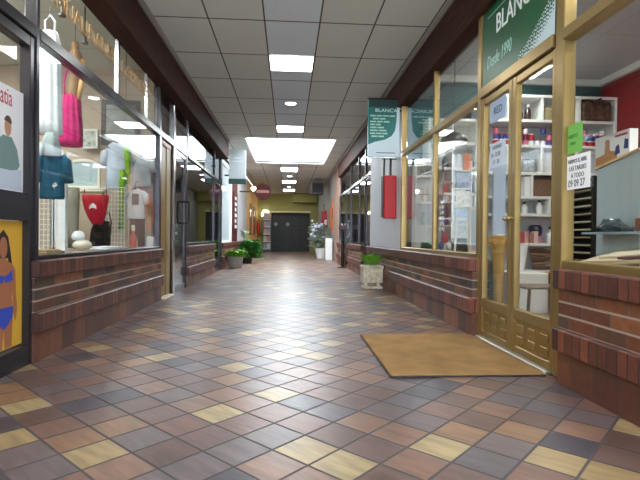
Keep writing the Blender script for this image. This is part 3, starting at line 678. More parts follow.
B(1.42, 1.64, 20.44, 20.56, 1.22, 1.97, .012).build('box', RED, s); B(1.50, 1.53, 20.48, 20.52, 1.97, 2.2).build('strap', BLACK, s); B(1.48, 1.65, 20.48, 20.52, 2.2, 2.22).build('bracket', BLACK, s)
s = thing('hanging_sign', 'blank white projecting sign with dark green bottom band, over the round planter', 'sign', (-1.35, 13.0, 2.22))
B(-1.59, -1.145, 12.96, 13.04, 2.38, 3.16, .006).build('board', mat('sign_light_grey', (.66,.68,.69), .6), s); B(-1.60, -1.135, 12.955, 13.045, 2.24, 2.378, .006).build('bottom_band', DGREEN, s)
m = MB(); m.box(-1.46, -1.28, 12.957, 12.96, 2.92, 2.95).box(-1.50, -1.24, 12.957, 12.96, 2.84, 2.86); m.build('faint_line', mat('faint_grey', (.78,.80,.82), .5), s)
B(-1.71, -1.59, 12.985, 13.015, 3.0, 3.04).build('bracket', BRONZE, s); B(-1.71, -1.59, 12.985, 13.015, 2.45, 2.49).build('bracket', BRONZE, s)
s = thing('hanging_sign', 'round dark red projecting sign with a pale band on the ochre wall side', 'sign', (-.90, 17.0, 2.13))
m = MB(); m.cyl((-.90, 16.95, 2.41), (-.90, 17.05, 2.41), .27, seg=32); m.build('disc', mat('sign_brick_red', (.27,.08,.08), .6, spec=.2), s, True)
m = MB(); m.lathe([(.25,-.06),(.29,-.06),(.29,.06),(.25,.06),(.25,-.06)], (0,0,0), 32); bmesh.ops.rotate(m.bm, verts=m.bm.verts, cent=(0,0,0), matrix=Matrix.Rotation(PI/2, 3, 'X')); bmesh.ops.translate(m.bm, verts=m.bm.verts, vec=(-.90, 17, 2.41)); m.build('rim', DRED, s, True)
m = MB(); m.plate_y([(-1.11,2.37),(-.69,2.37),(-.67,2.42),(-.70,2.47),(-1.10,2.47),(-1.13,2.42)], 16.945, .004); m.build('pale_band', mat('sign_pink', (.56,.36,.33), .5), s)
B(-1.71, -1.16, 16.98, 17.02, 2.39, 2.43).build('bracket', BLACK, s)
m = MB(); m.ball((-1.22, 16.95, 2.52), (.09,.06,.06)).box(-1.25, -1.21, 16.96, 17.0, 2.43, 2.5); tag(m.build('lamp', emis('warm_lamp', (1,.85,.6), 8), None, True), 'small glowing lamp on the bracket of the round red sign', 'lamp')
s = thing('hanging_sign', 'dark grey box hung high by the grey wall at the far end', 'sign', (1.2, 20.0, 2.6))
B(.98, 1.45, 19.9, 20.4, 2.62, 3.12, .02).build('box', mat('grey_box', (.30,.32,.33), .5), s); B(1.0, 1.43, 19.885, 19.9, 2.70, 3.05).build('grille', DARK, s)
for x in (1.08, 1.36): B(x-.01, x+.01, 20.1, 20.12, 3.12, ZC).build('hanger', DARK, s)
m = MB()
pn = thing('poster', 'orange wall panel on the grey wall, next to the pinkish pier', 'poster', (1.64, 18.2, 1.1))
ORG_ = mat('orange_print', (.78,.42,.18), .6)
m.box(1.63, 1.649, 17.4, 18.0, 1.0, 2.25).build('sheet', ORG_, pn)
B(1.626, 1.630, 17.5, 17.9, 1.5, 1.9).build('print', mat('brown_print', (.45,.22,.12), .6), pn)
tag(B(1.63, 1.649, 18.3, 19.2, 1.2, 2.0).build('poster', ORG_), 'orange wall panel on the grey wall, lower and further along', 'poster')

# far clutter
r = thing('magazine_rack', 'white magazine rack standing before the end wall beside the gate', 'rack', (-1.15, 26.5, 0))
m = MB(); m.box(-1.38, -1.36, 26.4, 26.7, 0, 2.05).box(-.96, -.94, 26.4, 26.7, 0, 2.05).box(-1.36, -.96, 26.66, 26.7, 0, 2.05); m.build('frame', GREYW, r)
for k in range(5): B(-1.36, -.96, 26.42, 26.66, .15+k*.4, .18+k*.4).build('shelf', WHITE, r)
for k in range(5):
    for j in range(2):
        tag(B(-1.34+.2*j, -1.17+.2*j, 26.5, 26.53, .18+k*.4, .46+k*.4).build('magazine', mat('cover_%d%d' % (k, j), random.choice([(.72,.58,.58),(.85,.85,.88),(.60,.64,.70),(.8,.75,.7),(.66,.62,.64)]), .5)),
            'magazine on the %s shelf of the white rack, %s' % (('lowest','second lowest','middle','second highest','top')[k], ('wall side','gate side')[j]), 'magazine', 'magazines in the rack')
l = thing('wall_lamp', 'white lit curved wall lamp above the magazine rack', 'lamp', (-1.3, 26.7, 2.1))
m = MB(); m.tube([(-1.42,26.75,1.95),(-1.42,26.72,2.15),(-1.36,26.7,2.25),(-1.2,26.68,2.25),(-1.08,26.66,2.18)], [.05,.06,.06,.06,.05], 12); m.build('tube', emis('lamp_white', (1,.98,.9), 4), l, True)
MB().box(-1.46, -1.38, 26.74, 27.0, 1.98, 2.06).build('bracket', DARK, l)
e = thing('fire_extinguisher', 'dark red extinguisher on the ochre wall beyond the round sign', 'fire extinguisher', (-1.62, 26.0, 1.0))
MB().lathe([(.0,0),(.08,.0),(.085,.03),(.085,.5),(.06,.6),(.025,.63),(.025,.68),(0,.68)], (-1.61, 26.0, 1.0)).build('cylinder', RED, e, True)
MB().box(-1.63,-1.59,25.9,26.05,1.68,1.74).build('valve', BLACK, e); MB().box(-1.71,-1.69,25.97,26.03,1.2,1.4).build('wall_bracket', DARK, e)

# ------------------------------------------------------------------ planters
p = thing('planter', 'round pale concrete planter of bright green leaves beside the smoked glass door', 'planter', (-1.40, 12.85, 0))
MB().lathe([(0,0),(.15,0),(.17,.02),(.205,.15),(.215,.27),(.215,.30),(.19,.30),(.19,.26),(0,.26)], (-1.40, 12.85, 0), 28).build('pot', CONC, p, True)
MB().cyl((-1.40,12.85,.255), (-1.40,12.85,.27), .185).build('soil', SOIL, p)
MB().leaves((-1.36, 12.78, .28), (.28,.28,.24), 230, .21, .8, .5).build('foliage', LEAF, p)
p = thing('planter', 'dark green bushy plant in a low dark pot behind the round concrete planter', 'planter', (-1.33, 15.2, 0))
MB().lathe([(0,0),(.16,0),(.2,.26),(.17,.26),(.17,.22),(0,.22)], (-1.30, 15.2, 0)).build('pot', DARK, p, True)
MB().leaves((-1.17, 15.1, .15), (.34,.40,.95), 330, .27, .4, .35).build('foliage', LEAF2, p)
MB().leaves((-1.36, 15.3, .75), (.12,.2,.4), 50, .16, .9, .2).cyl((-1.33,15.3,.2), (-1.36,15.3,.95), .012).build('tall_shoot', LEAF3, p)
p = thing('planter', 'square pale stone planter on feet with green plant by the white wall', 'planter', (1.40, 7.95, 0))
MB().box(1.235, 1.565, 7.79, 8.11, .10, .36, .02, 2).box(1.225, 1.575, 7.78, 8.12, .33, .385, .012).build('trough', STONE, p)
for dy in (7.815, 8.035):
    for dx in (1.255, 1.465): MB().box(dx, dx+.055, dy, dy+.05, .045, .10, .006).build('foot', STONE, p)
B(1.25, 1.56, 7.80, 8.10, 0, .045, .01).build('plinth', STONE, p)
m = MB()
for k in range(9): m.lathe([(0,0),(.022,.004),(.014,.014),(0,.018)], (0,0,0), 8); bmesh.ops.transform(m.bm, verts=m.bm.verts[-32:], matrix=Matrix.Translation((1.28+.08*(k%3)+.04*(k//3%2), 7.789, .15+.065*(k//3))) @ Matrix.Rotation(PI/2, 4, 'X'))
m.build('relief', STONE, p, True)
B(1.255, 1.545, 7.81, 8.09, .36, .37).build('soil', SOIL, p)
MB().leaves((1.39, 7.93, .38), (.17,.20,.10), 150, .22, 1.9, .4).build('foliage', LEAF, p)
p = thing('planter', 'tall white square planter by the pinkish pier, beside the grey-leaved plant', 'planter', (1.47, 17.4, 0))
MB().box(1.36, 1.60, 17.28, 17.52, 0, .80, .015).build('pot', WHITE, p); B(1.38, 1.58, 17.30, 17.50, .795, .802).build('soil', SOIL, p)
MB().leaves((1.48, 17.4, .8), (.12,.12,.1), 40, .09, .8, .2).build('foliage', LEAF3, p)
p = thing('planter', 'low white pot holding a big loose grey-leaved plant with pale flowers', 'planter', (1.30, 19.0, 0))
MB().lathe([(0,0),(.16,0),(.24,.4),(.21,.4),(.2,.36),(0,.36)], (1.30, 19.0, 0)).build('pot', WHITE, p, True)
MB().leaves((1.18, 19.0, .40), (.34,.45,1.7), 420, .26, .5, .4).build('foliage', LEAF3, p)
FLOWER = mat('pale_flower', (.78,.80,.86), .6)
for k in range(22): MB().ball((1.18+random.uniform(-.32,.30), 18.9+random.uniform(-.3,.1), 1.0+random.uniform(-.2,.55)), random.uniform(.04,.08), 8).build('flower', FLOWER, p, True)
MB().cyl((1.28,19.0,.36), (1.28,19.0,1.2), .015).build('stem', LEAF2, p)

# floor stand by the dark door
p = thing('floor_stand', 'thin black floor stand with crossbar in front of the dark glass door', 'stand', (1.50, 13.1, 0))
MB().lathe([(0,0),(.13,0),(.13,.02),(.03,.04),(0,.04)], (1.50,13.1,0)).build('base', BLACK, p, True)
MB().cyl((1.50,13.1,.03), (1.50,13.1,1.15), .045).build('pole', BLACK, p, True)
B(1.38, 1.62, 13.05, 13.15, 1.05, 1.17, .01).build('crossbar', mat('brown_bar', (.28,.16,.15), .4), p)

# mat
dm = thing('doormat', 'large tan coir doormat before the gold doors', 'doormat', (1.1, 3.49, 0))
m = MB()
N_ = 40
MX0, MX1, MY0, MY1 = .625, 1.60, 2.86, 4.10
B(MX0, MX1, MY0, MY1, .001, .008, .002).build('backing', DARK, dm)
B(MX0+.006, MX1-.006, MY0+.006, MY1-.006, .008, .018, .004).build('pile', COIR, dm)

# ------------------------------------------------------------------ clothes shop window contents
struct(B(-2.75, -1.745, 3.33, 6.44, .58, .70).build('trim_11', mat('display_base', (.62,.56,.50), .6)), 'pale display platform inside the clothes shop window', 'display platform')
def tee(name, label, cx, cy, z0, z1, w, m, ang=0, print_m=None, printbox=None, group=None, neck=DARK, sl=.35):
    """a hung T-shirt: soft body and two sleeves"""
    t = thing(name, label, 'clothing', (cx, cy, z0), group)
    h = z1-z0; b = MB()
    b.loft([(cx,cy,z0,w*.46,.03),(cx,cy,z0+.03,w*.48,.034),(cx,cy,z0+h*.4,w*.46,.036),(cx,cy,z0+h*.68,w*.48,.04),(cx,cy,z0+h*.86,w*.47,.036),(cx,cy,z0+h*.95,w*.34,.03),(cx,cy,z1,w*.15,.024)], 28, .06, 7)
    b.turn((cx,cy,0), ang); b.build('body', m, t, 'all')
    for s in (-1, 1):
        b = MB(); b.tube([(cx+s*w*.34,cy,z0+h*.88),(cx+s*w*.50,cy-.005,z0+h*.78),(cx+s*w*.60,cy-.01,z0+h*(.84-sl))], [.036,.046,.044], 12)
        b.turn((cx,cy,0), ang); b.build('sleeve', m, t, 'all')
    b = MB(); b.lathe([(w*.10,-.012),(w*.15,-.008),(w*.14,.008),(w*.10,.008)], (cx,cy,z1-.004), 18); b.turn((cx,cy,0), ang); b.build('collar', neck, t, True)
    if print_m:
        x0,x1,a,c = printbox; b = MB(); b.box(cx+x0*w, cx+x1*w, cy-.048, cy-.03, z0+a*h, z0+c*h, .006); b.turn((cx,cy,0), ang); b.build('print', print_m, t)
    b = MB(); b.tube([(cx,cy,z1-.02),(cx,cy,z1+.07),(cx+.02,cy,z1+.09),(cx+.03,cy,z1+.07)], .004, 6); b.build('hanger_hook', DARK, t)
    return t
CL_G = fabric('pale_grey_knit', (.78,.82,.86)); CL_B = fabric('pale_blue_cotton', (.74,.79,.86)); CL_W = fabric('white_cotton', (.90,.92,.95))
def cord(t, x, y, z0, z1=3.02, nm='hanging_cord'): MB().cyl((x,y,z0),(x,y,z1),.003,seg=6).build(nm, DARK, t)
t = thing('dress', 'long white dress hanging beside the corner post of the clothes window', 'clothing', (-1.94, 4.05, 1.68))
MB().loft([(-1.945,4.05,1.66,.10,.06),(-1.945,4.05,1.75,.095,.06),(-1.945,4.05,2.0,.09,.055),(-1.945,4.05,2.25,.085,.05),(-1.945,4.05,2.40,.08,.045),(-1.945,4.05,2.50,.05,.03)], 40, .10, 9).build('skirt', CL_W, t, 'all')
for q in (-1,1): MB().tube([(-1.945+q*.035,4.05,2.48),(-1.945+q*.04,4.05,2.58),(-1.945,4.05,2.63)], .008, 8).build('strap', CL_W, t, True)
cord(t, -1.945, 4.05, 2.62)
def hook(x, y, z, label):
    t = thing('ceiling_hook', label, 'hook', (x, y, z), 'black hooks on the shop ceiling')
    MB().cyl((x,y,z),(x,y,3.02),.006).build('rod', DARK, t); MB().lathe([(0,-.01),(.03,-.01),(.03,.01),(.014,.02),(.014,.07),(.034,.08),(.034,.10),(0,.10)], (x,y,z), 16).build('spool', BLACK, t, True)
hook(-1.90, 4.16, 2.68, 'black ceiling hook above the long white dress'); hook(-1.95, 4.73, 2.68, 'black ceiling hook above the tan mannequin torso')
t = thing('mannequin_torso', 'tan mannequin torso hanging behind the clothes shop transom', 'mannequin', (-2.06, 4.78, 2.05))
TANM = wood_mat('tan_mannequin', (.34,.24,.15), (.60,.46,.30), (8,8,3), .5)
MB().loft([(-2.09,4.78,2.02,.07,.065),(-2.085,4.78,2.15,.062,.055),(-2.075,4.78,2.26,.062,.055),(-2.06,4.78,2.40,.072,.065),(-2.06,4.78,2.52,.072,.06),(-2.06,4.78,2.58,.06,.05),(-2.06,4.78,2.62,.034,.034),(-2.06,4.78,2.70,.03,.03)], 24).build('body', TANM, t, 'all')
MB().tube([(-2.0,4.78,2.53),(-1.975,4.77,2.42),(-1.99,4.75,2.28),(-2.01,4.74,2.14)], [.03,.03,.026,.02], 10).build('arm', wood_mat('tan_light', (.66,.50,.30), (.78,.62,.40)), t, 'all')
cord(t, -2.06, 4.78, 2.69)
t = thing('top', 'bright pink gathered top on the tan mannequin torso', 'clothing', (-2.10, 4.78, 1.7))
MB().loft([(-2.095,4.78,1.70,.105,.09),(-2.095,4.78,1.76,.105,.09),(-2.095,4.78,1.9,.102,.085),(-2.095,4.78,2.05,.088,.08),(-2.09,4.78,2.14,.078,.075),(-2.09,4.78,2.19,.05,.06)], 44, .09, 11).build('cloth', fabric('pink_fabric', (.72,.16,.42), .15), t, 'all')
MB().tube([(-2.15,4.76,2.12),(-2.14,4.73,2.3),(-2.10,4.72,2.45)], .008, 6).build('strap', fabric('pink_strap', (.72,.16,.42)), t, True)
# teal jacket on a white bust
t = thing('mannequin_bust', 'white mannequin bust under the teal jacket by the corner post', 'mannequin', (-1.885, 3.98, .70))
MB().lathe([(0,0),(.09,0),(.09,.015),(.02,.03),(0,.03)], (-1.885,3.98,.70)).build('base', DARK, t, True); MB().cyl((-1.885,3.98,.72),(-1.885,3.98,1.2),.014).build('pole', CHROME, t, True)
MB().loft([(-1.885,3.98,1.15,.05,.024),(-1.885,3.98,1.3,.045,.024),(-1.885,3.98,1.45,.06,.026),(-1.885,3.98,1.50,.045,.026),(-1.885,3.98,1.56,.034,.032),(-1.885,3.98,1.64,.032,.032)], 24).build('body', OFFW, t, 'all')
t = tee('jacket', 'teal jacket on the white bust by the corner post', -1.885, 3.97, 1.13, 1.52, .19, fabric('teal_cloth', (.12,.34,.45), .2), .25, None, None, None, fabric('grey_scarf', (.62,.66,.66)), .5)
MB().loft([(-1.885,3.94,1.47,.07,.055),(-1.885,3.94,1.53,.075,.06),(-1.885,3.95,1.6,.055,.055),(-1.885,3.96,1.655,.042,.042)], 24, .08, 6).build('scarf', fabric('grey_scarf_cloth', (.62,.67,.68)), t, 'all')
def grid_panel(label, x0, x1, y, z0, z1, n, k, ang=0):
    t = thing('wire_grid', label, 'display grid', ((x0+x1)/2, y, z0), 'white wire display grids')
    for i in range(n+1): x = x0+(x1-x0)*i/n; MB().cyl((x,y,z0),(x,y,z1),.004,seg=6).build('upright_wire', WHITE, t)
    for q in range(k+1): z = z0+(z1-z0)*q/k; MB().cyl((x0,y,z),(x1,y,z),.004,seg=6).build('cross_wire', WHITE, t)
    for x in (x0, x1): MB().cyl((x,y-.1,z0-.005),(x,y+.1,z0-.005),.006,seg=6).build('foot', WHITE, t)
grid_panel('white wire grid standing below the teal jacket', -2.07, -1.93, 4.15, .71, 1.28, 4, 13)
grid_panel('white wire grid standing below the pale blue top with green scarf', -2.12, -1.90, 5.72, .71, 1.40, 6, 14)
t = thing('display_stand', 'white tapering board standing beside the teal jacket', 'display stand', (-2.06, 4.55, .7))
MB().prism([(-2.095,.702),(-2.02,.702),(-2.02,1.49),(-2.09,1.48),(-2.155,1.27)], lambda p: (p[0],4.5,p[1]), lambda p: (p[0],4.55,p[1])).build('board', CL_W, t)
B(-2.09, -2.03, 4.55, 4.70, .702, .72).build('foot', WHITE, t)
# back shelf with mirror and frames
def pic(name, label, cat, cx, cy, z0, z1, w, fm, im, fr=.03, arch=False, ang=0):
    t = thing(name, label, cat, (cx, cy, z0)); m = MB()
    m.box(cx-w/2, cx-w/2+fr, cy-.02, cy+.02, z0, z1, .004).box(cx+w/2-fr, cx+w/2, cy-.02, cy+.02, z0, z1, .004).box(cx-w/2+fr, cx+w/2-fr, cy-.02, cy+.02, z0, z0+fr, .004)
    if arch:
        n = 16; outer = [(cx-w/2*math.cos(PI*k/n), z1-fr+.085*math.sin(PI*k/n)) for k in range(n+1)]
        inner = [(cx-(w/2-fr)*math.cos(PI*k/n), z1-fr+.055*math.sin(PI*k/n)) for k in range(n, -1, -1)]
        m.plate_y(outer+inner, cy-.02, .04)
        b = MB(); b.plate_y([(cx-(w/2-fr)*math.cos(PI*k/n), z1-fr+.056*math.sin(PI*k/n)) for k in range(n+1)], cy-.012, .024); b.build('arch_glass', im, t)
    else: m.box(cx-w/2+fr, cx+w/2-fr, cy-.02, cy+.02, z1-fr, z1, .004)
    m.turn((cx,cy,0), ang); m.build('frame', fm, t)
    B(cx-w/2+fr, cx+w/2-fr, cy-.012, cy+.012, z0+fr, z1-fr).turn((cx,cy,0), ang).build('picture', im, t)
    return t
struct(B(-2.75, -2.08, 5.55, 5.85, 1.335, 1.37).build('trim_12', OFFW), 'narrow cream shelf carrying the arched mirror in the clothes shop', 'shelf')
for x in (-2.70, -2.13): struct(B(x-.012, x+.012, 5.68, 5.72, .70, 1.335).build('trim_13', CHROME), 'thin chrome leg of the cream shelf, ' + ('deep in the shop' if x < -2.5 else 'next to the red halter top'), 'shelf leg')
pic('mirror', 'cream framed arched mirror on the shelf in the clothes shop', 'mirror', -2.32, 5.62, 1.37, 1.65, .37, OFFW, mat('mirror_pale_paint', (.74,.82,.84), .12, .2), .03, True)  # pale paint stands in for what the mirror would reflect
pic('framed_picture', 'white framed small picture above the arched mirror', 'picture frame', -2.55, 6.35, 1.95, 2.20, .21, WHITE, mat('grey_sketch', (.70,.72,.70), .6, noise=.5, nscale=20), .025)
pic('framed_picture', 'large dark framed picture high on the end wall of the clothes shop', 'picture frame', -2.185, 6.42, 2.02, 2.60, .49, mat('dark_frame', (.16,.09,.07), .4), mat('grey_picture', (.50,.52,.50), .3, noise=.5, nscale=6), .06)
t = thing('mannequin', 'grey headless display column between white board and red halter top', 'mannequin', (-2.25, 5.2, .7))
MB().loft([(-2.25,5.2,.70,.055,.05),(-2.25,5.2,.9,.05,.05),(-2.25,5.2,1.2,.06,.055),(-2.25,5.2,1.34,.06,.05)], 20).build('column', fabric('grey_linen', (.50,.49,.44)), t, 'all')
B(-2.34, -2.16, 5.11, 5.29, .70, .715, .004).build('base', DARK, t)
# red halter with black bag
t = thing('halter_top', 'red halter top with a white emblem in the clothes window', 'clothing', (-2.085, 5.35, .98))
REDC = fabric('red_cloth', (.66,.10,.18), .12)
MB().loft([(-2.065,5.35,.96,.05,.03),(-2.07,5.35,1.03,.085,.04),(-2.08,5.35,1.12,.115,.045),(-2.083,5.35,1.22,.135,.045),(-2.085,5.35,1.28,.138,.035)], 32, .05, 6).build('cloth', REDC, t, 'all')
m = MB(); m.plate_y([(-2.125,1.125),(-2.12,1.16),(-2.09,1.185),(-2.06,1.16),(-2.055,1.125),(-2.075,1.137),(-2.105,1.137)], 5.285, .02); m.build('emblem', PAPER, t)
for q in (-1,1): MB().tube([(-2.085+q*.12,5.35,1.27),(-2.085+q*.115,5.35,1.34)], .006, 6).build('strap', REDC, t, True)
MB().cyl((-2.22,5.35,1.345),(-1.95,5.35,1.345),.006,seg=8).build('hanger_bar', WHITE, t)
t = thing('handbag', 'black bag standing under the red halter top', 'bag', (-2.08, 5.47, .70))
MB().loft([(-2.08,5.47,.702,.105,.06),(-2.08,5.47,.75,.115,.065),(-2.075,5.47,.9,.105,.05),(-2.06,5.47,1.0,.08,.035)], 24, .03, 5).build('body', fabric('black_cloth', (.06,.06,.07)), t, 'all')
MB().tube([(-2.04,5.47,.98),(-2.02,5.47,1.08),(-1.985,5.47,1.1),(-1.96,5.47,1.0),(-1.965,5.47,.85)], .008, 8).build('strap', BLACK, t, True)
m = MB(); m.lathe([(0,0),(.045,0),(.06,.025),(.055,.06),(.03,.085),(0,.09)], (-1.965,4.65,.795), 20); tag(m.build('yarn_ball', CL_W, None, True), 'white yarn ball resting on the larger one in the clothes window', 'yarn ball', 'white yarn balls')
m = MB(); m.ball((-1.93, 4.65, .750), (.085,.08,.05), 20); tag(m.build('yarn_ball', OFFW, None, True), 'larger flattened white yarn ball low in the clothes window', 'yarn ball', 'white yarn balls')
def folded(label, x0, x1, y0, y1, z, h, m):
    b = MB(); b.box(x0,x1,y0,y1,z,z+h,.012,2).box(x0+.015,x1-.01,y0+.01,y1-.02,z+h-.002,z+h*1.7,.01,2); tag(b.build('folded_cloth', m, None, True), label, 'folded cloth', 'folded cloths on the display platform')
folded('straw-coloured folded cloth below the teal jacket', -1.88, -1.74, 3.60, 3.86, .70, .02, fabric('straw', (.60,.52,.38)))
folded('white folded cloth beside the yarn balls', -1.92, -1.75, 4.78, 5.15, .70, .02, CL_W)
folded('pale pink folded cloth in front of the black bag', -1.94, -1.76, 5.2, 5.4, .70, .018, fabric('palepink', (.86,.78,.80)))
# tops by the end wall
tee('cardigan', 'large pale blue-grey top beside the arched mirror in the clothes window', -2.06, 5.92, 1.39, 1.96, .26, CL_B, .1)
t = thing('scarf', 'lime green scarf hanging in front of the pale tops', 'clothing', (-1.97, 5.82, .9))
LIME = fabric('lime_knit', (.50,.70,.16), .3)
MB().loft([(-1.97,5.82,.90,.035,.02),(-1.965,5.82,1.15,.032,.02),(-1.965,5.82,1.45,.036,.022),(-1.96,5.82,1.62,.025,.018)], 20, .14, 5).build('long_end', LIME, t, 'all')
MB().loft([(-1.905,5.84,1.45,.025,.02),(-1.905,5.84,1.65,.03,.02),(-1.915,5.84,1.85,.04,.025),(-1.93,5.84,1.97,.04,.025)], 20, .12, 5).build('short_end', LIME, t, 'all')
cord(t, -1.93, 5.84, 1.96)
tee('t_shirt', 'pale grey T-shirt beside the end post of the clothes window, high up', -1.875, 6.29, 1.46, 1.86, .235, CL_G, .05)
tee('t_shirt', 'pale grey T-shirt with dark print, below the plain pale tops', -1.875, 6.04, 1.05, 1.42, .215, CL_W, .1, mat('dark_print', (.15,.17,.22), .7, noise=.4, nscale=60), (-.15,.22,.45,.82))
t = thing('blouse', 'dusty pink blouse behind the printed T-shirt', 'clothing', (-1.86, 6.32, 1.2))
MB().loft([(-1.84,6.36,1.22,.10,.03),(-1.84,6.36,1.3,.105,.035),(-1.84,6.36,1.48,.10,.035),(-1.84,6.36,1.56,.05,.03)], 24, .06, 6).build('body', fabric('dusty_pink', (.74,.56,.54)), t, 'all')
MB().cyl((-1.84,6.36,1.55),(-1.84,6.44,1.58),.004).build('hanger_hook', DARK, t)
t = thing('trousers', 'dark trousers hanging below the printed T-shirt', 'clothing', (-1.88, 6.12, .71))
DC = fabric('navy_cloth', (.13,.14,.20))
for q in (-1,1): MB().loft([(-1.88+q*.05,6.13,.705,.042,.03),(-1.88+q*.047,6.13,.9,.048,.035),(-1.88+q*.042,6.13,1.05,.05,.04)], 18, .04, 5).build('leg', DC, t, 'all')
B(-1.975, -1.785, 6.09, 6.17, 1.035, 1.06, .01).build('waistband', DC, t)
t = thing('bottle', 'red bottle with pale cap standing in front of the dark trousers', 'bottle', (-1.84, 5.85, .70))
MB().lathe([(0,0),(.036,0),(.04,.02),(.038,.11),(.02,.17),(.017,.2),(0,.2)], (-1.84,5.85,.70)).build('body', mat('red_glass', (.72,.22,.16), .3), t, True)
MB().lathe([(0,.2),(.02,.2),(.02,.265),(0,.27)], (-1.84,5.85,.70)).build('cap', OFFW, t, True)
# shelves seen through the poster door
r = thing('display_rack', 'dark shelf rack inside the clothes shop behind the poster door', 'rack', (-3.2, 4.2, 0))
m = MB(); m.box(-3.9,-3.85,3.9,4.3,0,2.2).box(-2.6,-2.55,3.9,4.3,0,2.2).box(-3.85,-2.6,4.26,4.3,0,2.2); m.build('frame', DARK, r)
for z in (.5, 1.0, 1.45, 1.9): B(-3.85,-2.6,3.9,4.26,z,z+.03).build('shelf', BLACK, r)
cols = [(.6,.5,.3),(.3,.3,.4),(.75,.7,.6),(.5,.25,.2),(.35,.42,.35)]
for z, zn in ((1.48,'middle'), (1.93,'top')):
    for k in range(5):
        x = -3.75+k*.25; hgt = .18+.1*((k*7)%3)/2
        m = MB(); m.lathe([(0,0),(.07,0),(.09,hgt*.4),(.06,hgt*.8),(.03,hgt),(0,hgt)], (x,4.05,z), 16)
        tag(m.build('vase', mat('vase_%s%d' % (zn,k), cols[k], .4), None, True), '%s vase on the %s shelf of the dark rack' % (('straw','slate','cream','rust','sage')[k], zn), 'vase', 'vases on the dark rack')

# ------------------------------------------------------------------ shop behind the gold doors: contents
struct(MB().box(1.745, 2.07, 4.90, 5.5, .60, .69).box(1.745, 2.36, 5.5, 6.6, .60, .69).build('trim_14', OFFW), 'white display platform inside the window left of the gold doors', 'display platform')
struct(B(1.76, 2.6, .66, 2.78, .58, .66).build('trim_15', OFFW), 'white display platform inside the window right of the gold doors', 'display platform')
# wall of white cube shelves against the teal wall
YF, YK = 6.62, 6.98
u = thing('shelf_unit', 'tall white cube shelving against the teal wall, stocked with jars', 'shelving', (3.6, 6.8, 0))
ZS = [.38, .77, 1.19, 1.44, 1.78, 2.17, 2.53, 2.88]
XS0, XS1 = 2.72, 4.69
for z in ZS: B(XS0, XS1, YF, YK, z-.02, z+.02, .003).build('shelf', WHITE, u)
for x in (XS0, XS1): B(x-.02, x+.02, YF, YK, 0, 2.90, .003).build('side_panel', WHITE, u)
B(XS0, XS1, YK-.005, YK+.005, 0, 2.9).build('back_panel', mat('shelf_back', (.78,.80,.82), .6), u)
for x, a, b in ((3.60,2.55,2.86),(3.60,1.80,2.15),(3.46,1.46,1.76),(3.72,1.21,1.42),(4.15,2.55,2.86),(4.15,1.80,2.15),(3.1,2.55,2.86),(3.1,1.80,2.15),(4.2,1.21,1.42),(3.05,1.21,1.42)):
    B(x-.015, x+.015, YF, YK, a, b).build('divider', WHITE, u)
def bottle(x, y, z, h, r, bm, cm, label, group):
    t = thing('bottle', label, 'bottle', (x,y,z), group)
    MB().lathe([(0,0),(r,0),(r,h*.58),(r*.45,h*.75),(r*.4,h*.86),(0,h*.86)], (x,y,z), 14).build('body', bm, t, True)
    MB().lathe([(0,h*.84),(r*.5,h*.84),(r*.5,h),(0,h)], (x,y,z), 14).build('cap', cm, t, True); return t
G2 = 'bottles on the white shelving'
bottle(3.43, 6.72, 2.55, .24, .045, mat('brown_glass', (.20,.08,.06), .2), PAPER, 'dark brown bottle with white cap on the upper shelf', G2)
bottle(3.33, 6.75, 2.55, .20, .04, DARK, DARK, 'small black bottle beside the dark brown bottle', G2)
bottle(3.40, 6.72, 1.21, .17, .04, PAPER, BLACK, 'white bottle with black cap low behind the door meeting stile', G2)
bottle(3.62, 6.72, 1.21, .2, .045, PAPER, INK, 'white bottle with blue cap under the wicker basket', G2)
bottle(3.80, 6.72, .79, .24, .06, PAPER, INK, 'stout white bottle beside the dark blue pot', G2)
m = MB(); m.lathe([(0,0),(.1,0),(.11,.03),(.11,.15),(.08,.18),(.08,.2),(0,.2)], (3.72,6.75,2.55), 20); tag(m.build('jar', mat('straw_jar', (.62,.56,.40), .3), None, True), 'straw-coloured jar on the upper shelf', 'jar')
PKC = [mat('tin_red', (.70,.10,.16), .4), mat('tin_pink', (.80,.40,.48), .4), mat('tin_white', (.90,.90,.92), .4), mat('tin_blue', (.20,.28,.55), .4), mat('tin_wine', (.42,.08,.16), .4)]
LIDN = ('red','pink','white','blue','wine-coloured')
ORD = 'first second third fourth fifth sixth seventh eighth ninth tenth eleventh twelfth thirteenth fourteenth fifteenth sixteenth seventeenth eighteenth nineteenth twentieth'.split()
for row in range(3):
    for i in range(19):
        if row == 1 and i in (7, 8, 15): continue
        if row == 2 and i % 5 in (1, 2, 4): continue
        x = 2.95+i*.088; z = 2.192 + row*.083; c = (i*5+row*3+i//3) % 5
        t = thing('tin', '%s tin with %s lid on the shelving, %s layer, %s from the door notices' % (LIDN[c], LIDN[(c+2)%5], ('bottom','middle','top')[row], ORD[i]), 'tin', (x, 6.70, z), 'paint tins on the white shelving')
        MB().lathe([(0,0),(.038,0),(.038,.068),(0,.068)], (x,6.70,z), 14).build('body', PKC[c], t, True)
        MB().lathe([(0,.068),(.040,.068),(.040,.079),(.034,.082),(0,.082)], (x,6.70,z), 14).build('lid', PKC[(c+2)%5], t, True)
pic('framed_picture', 'small grey framed picture on the shelf below the tins', 'picture frame', 3.44, 6.70, 1.80, 2.0, .2, GREYW, mat('grey_photo', (.66,.68,.70), .5, noise=.4, nscale=20), .02)
t = thing('paper_bag', 'crumpled white bag on the shelf above the wicker basket', 'bag', (3.78, 6.75, 1.80))
MB().loft([(3.76,6.75,1.80,.13,.08),(3.76,6.75,1.9,.135,.085),(3.77,6.75,2.0,.12,.07),(3.78,6.75,2.1,.07,.03)], 20, .06, 6).build('body', PAPER, t, 'all')
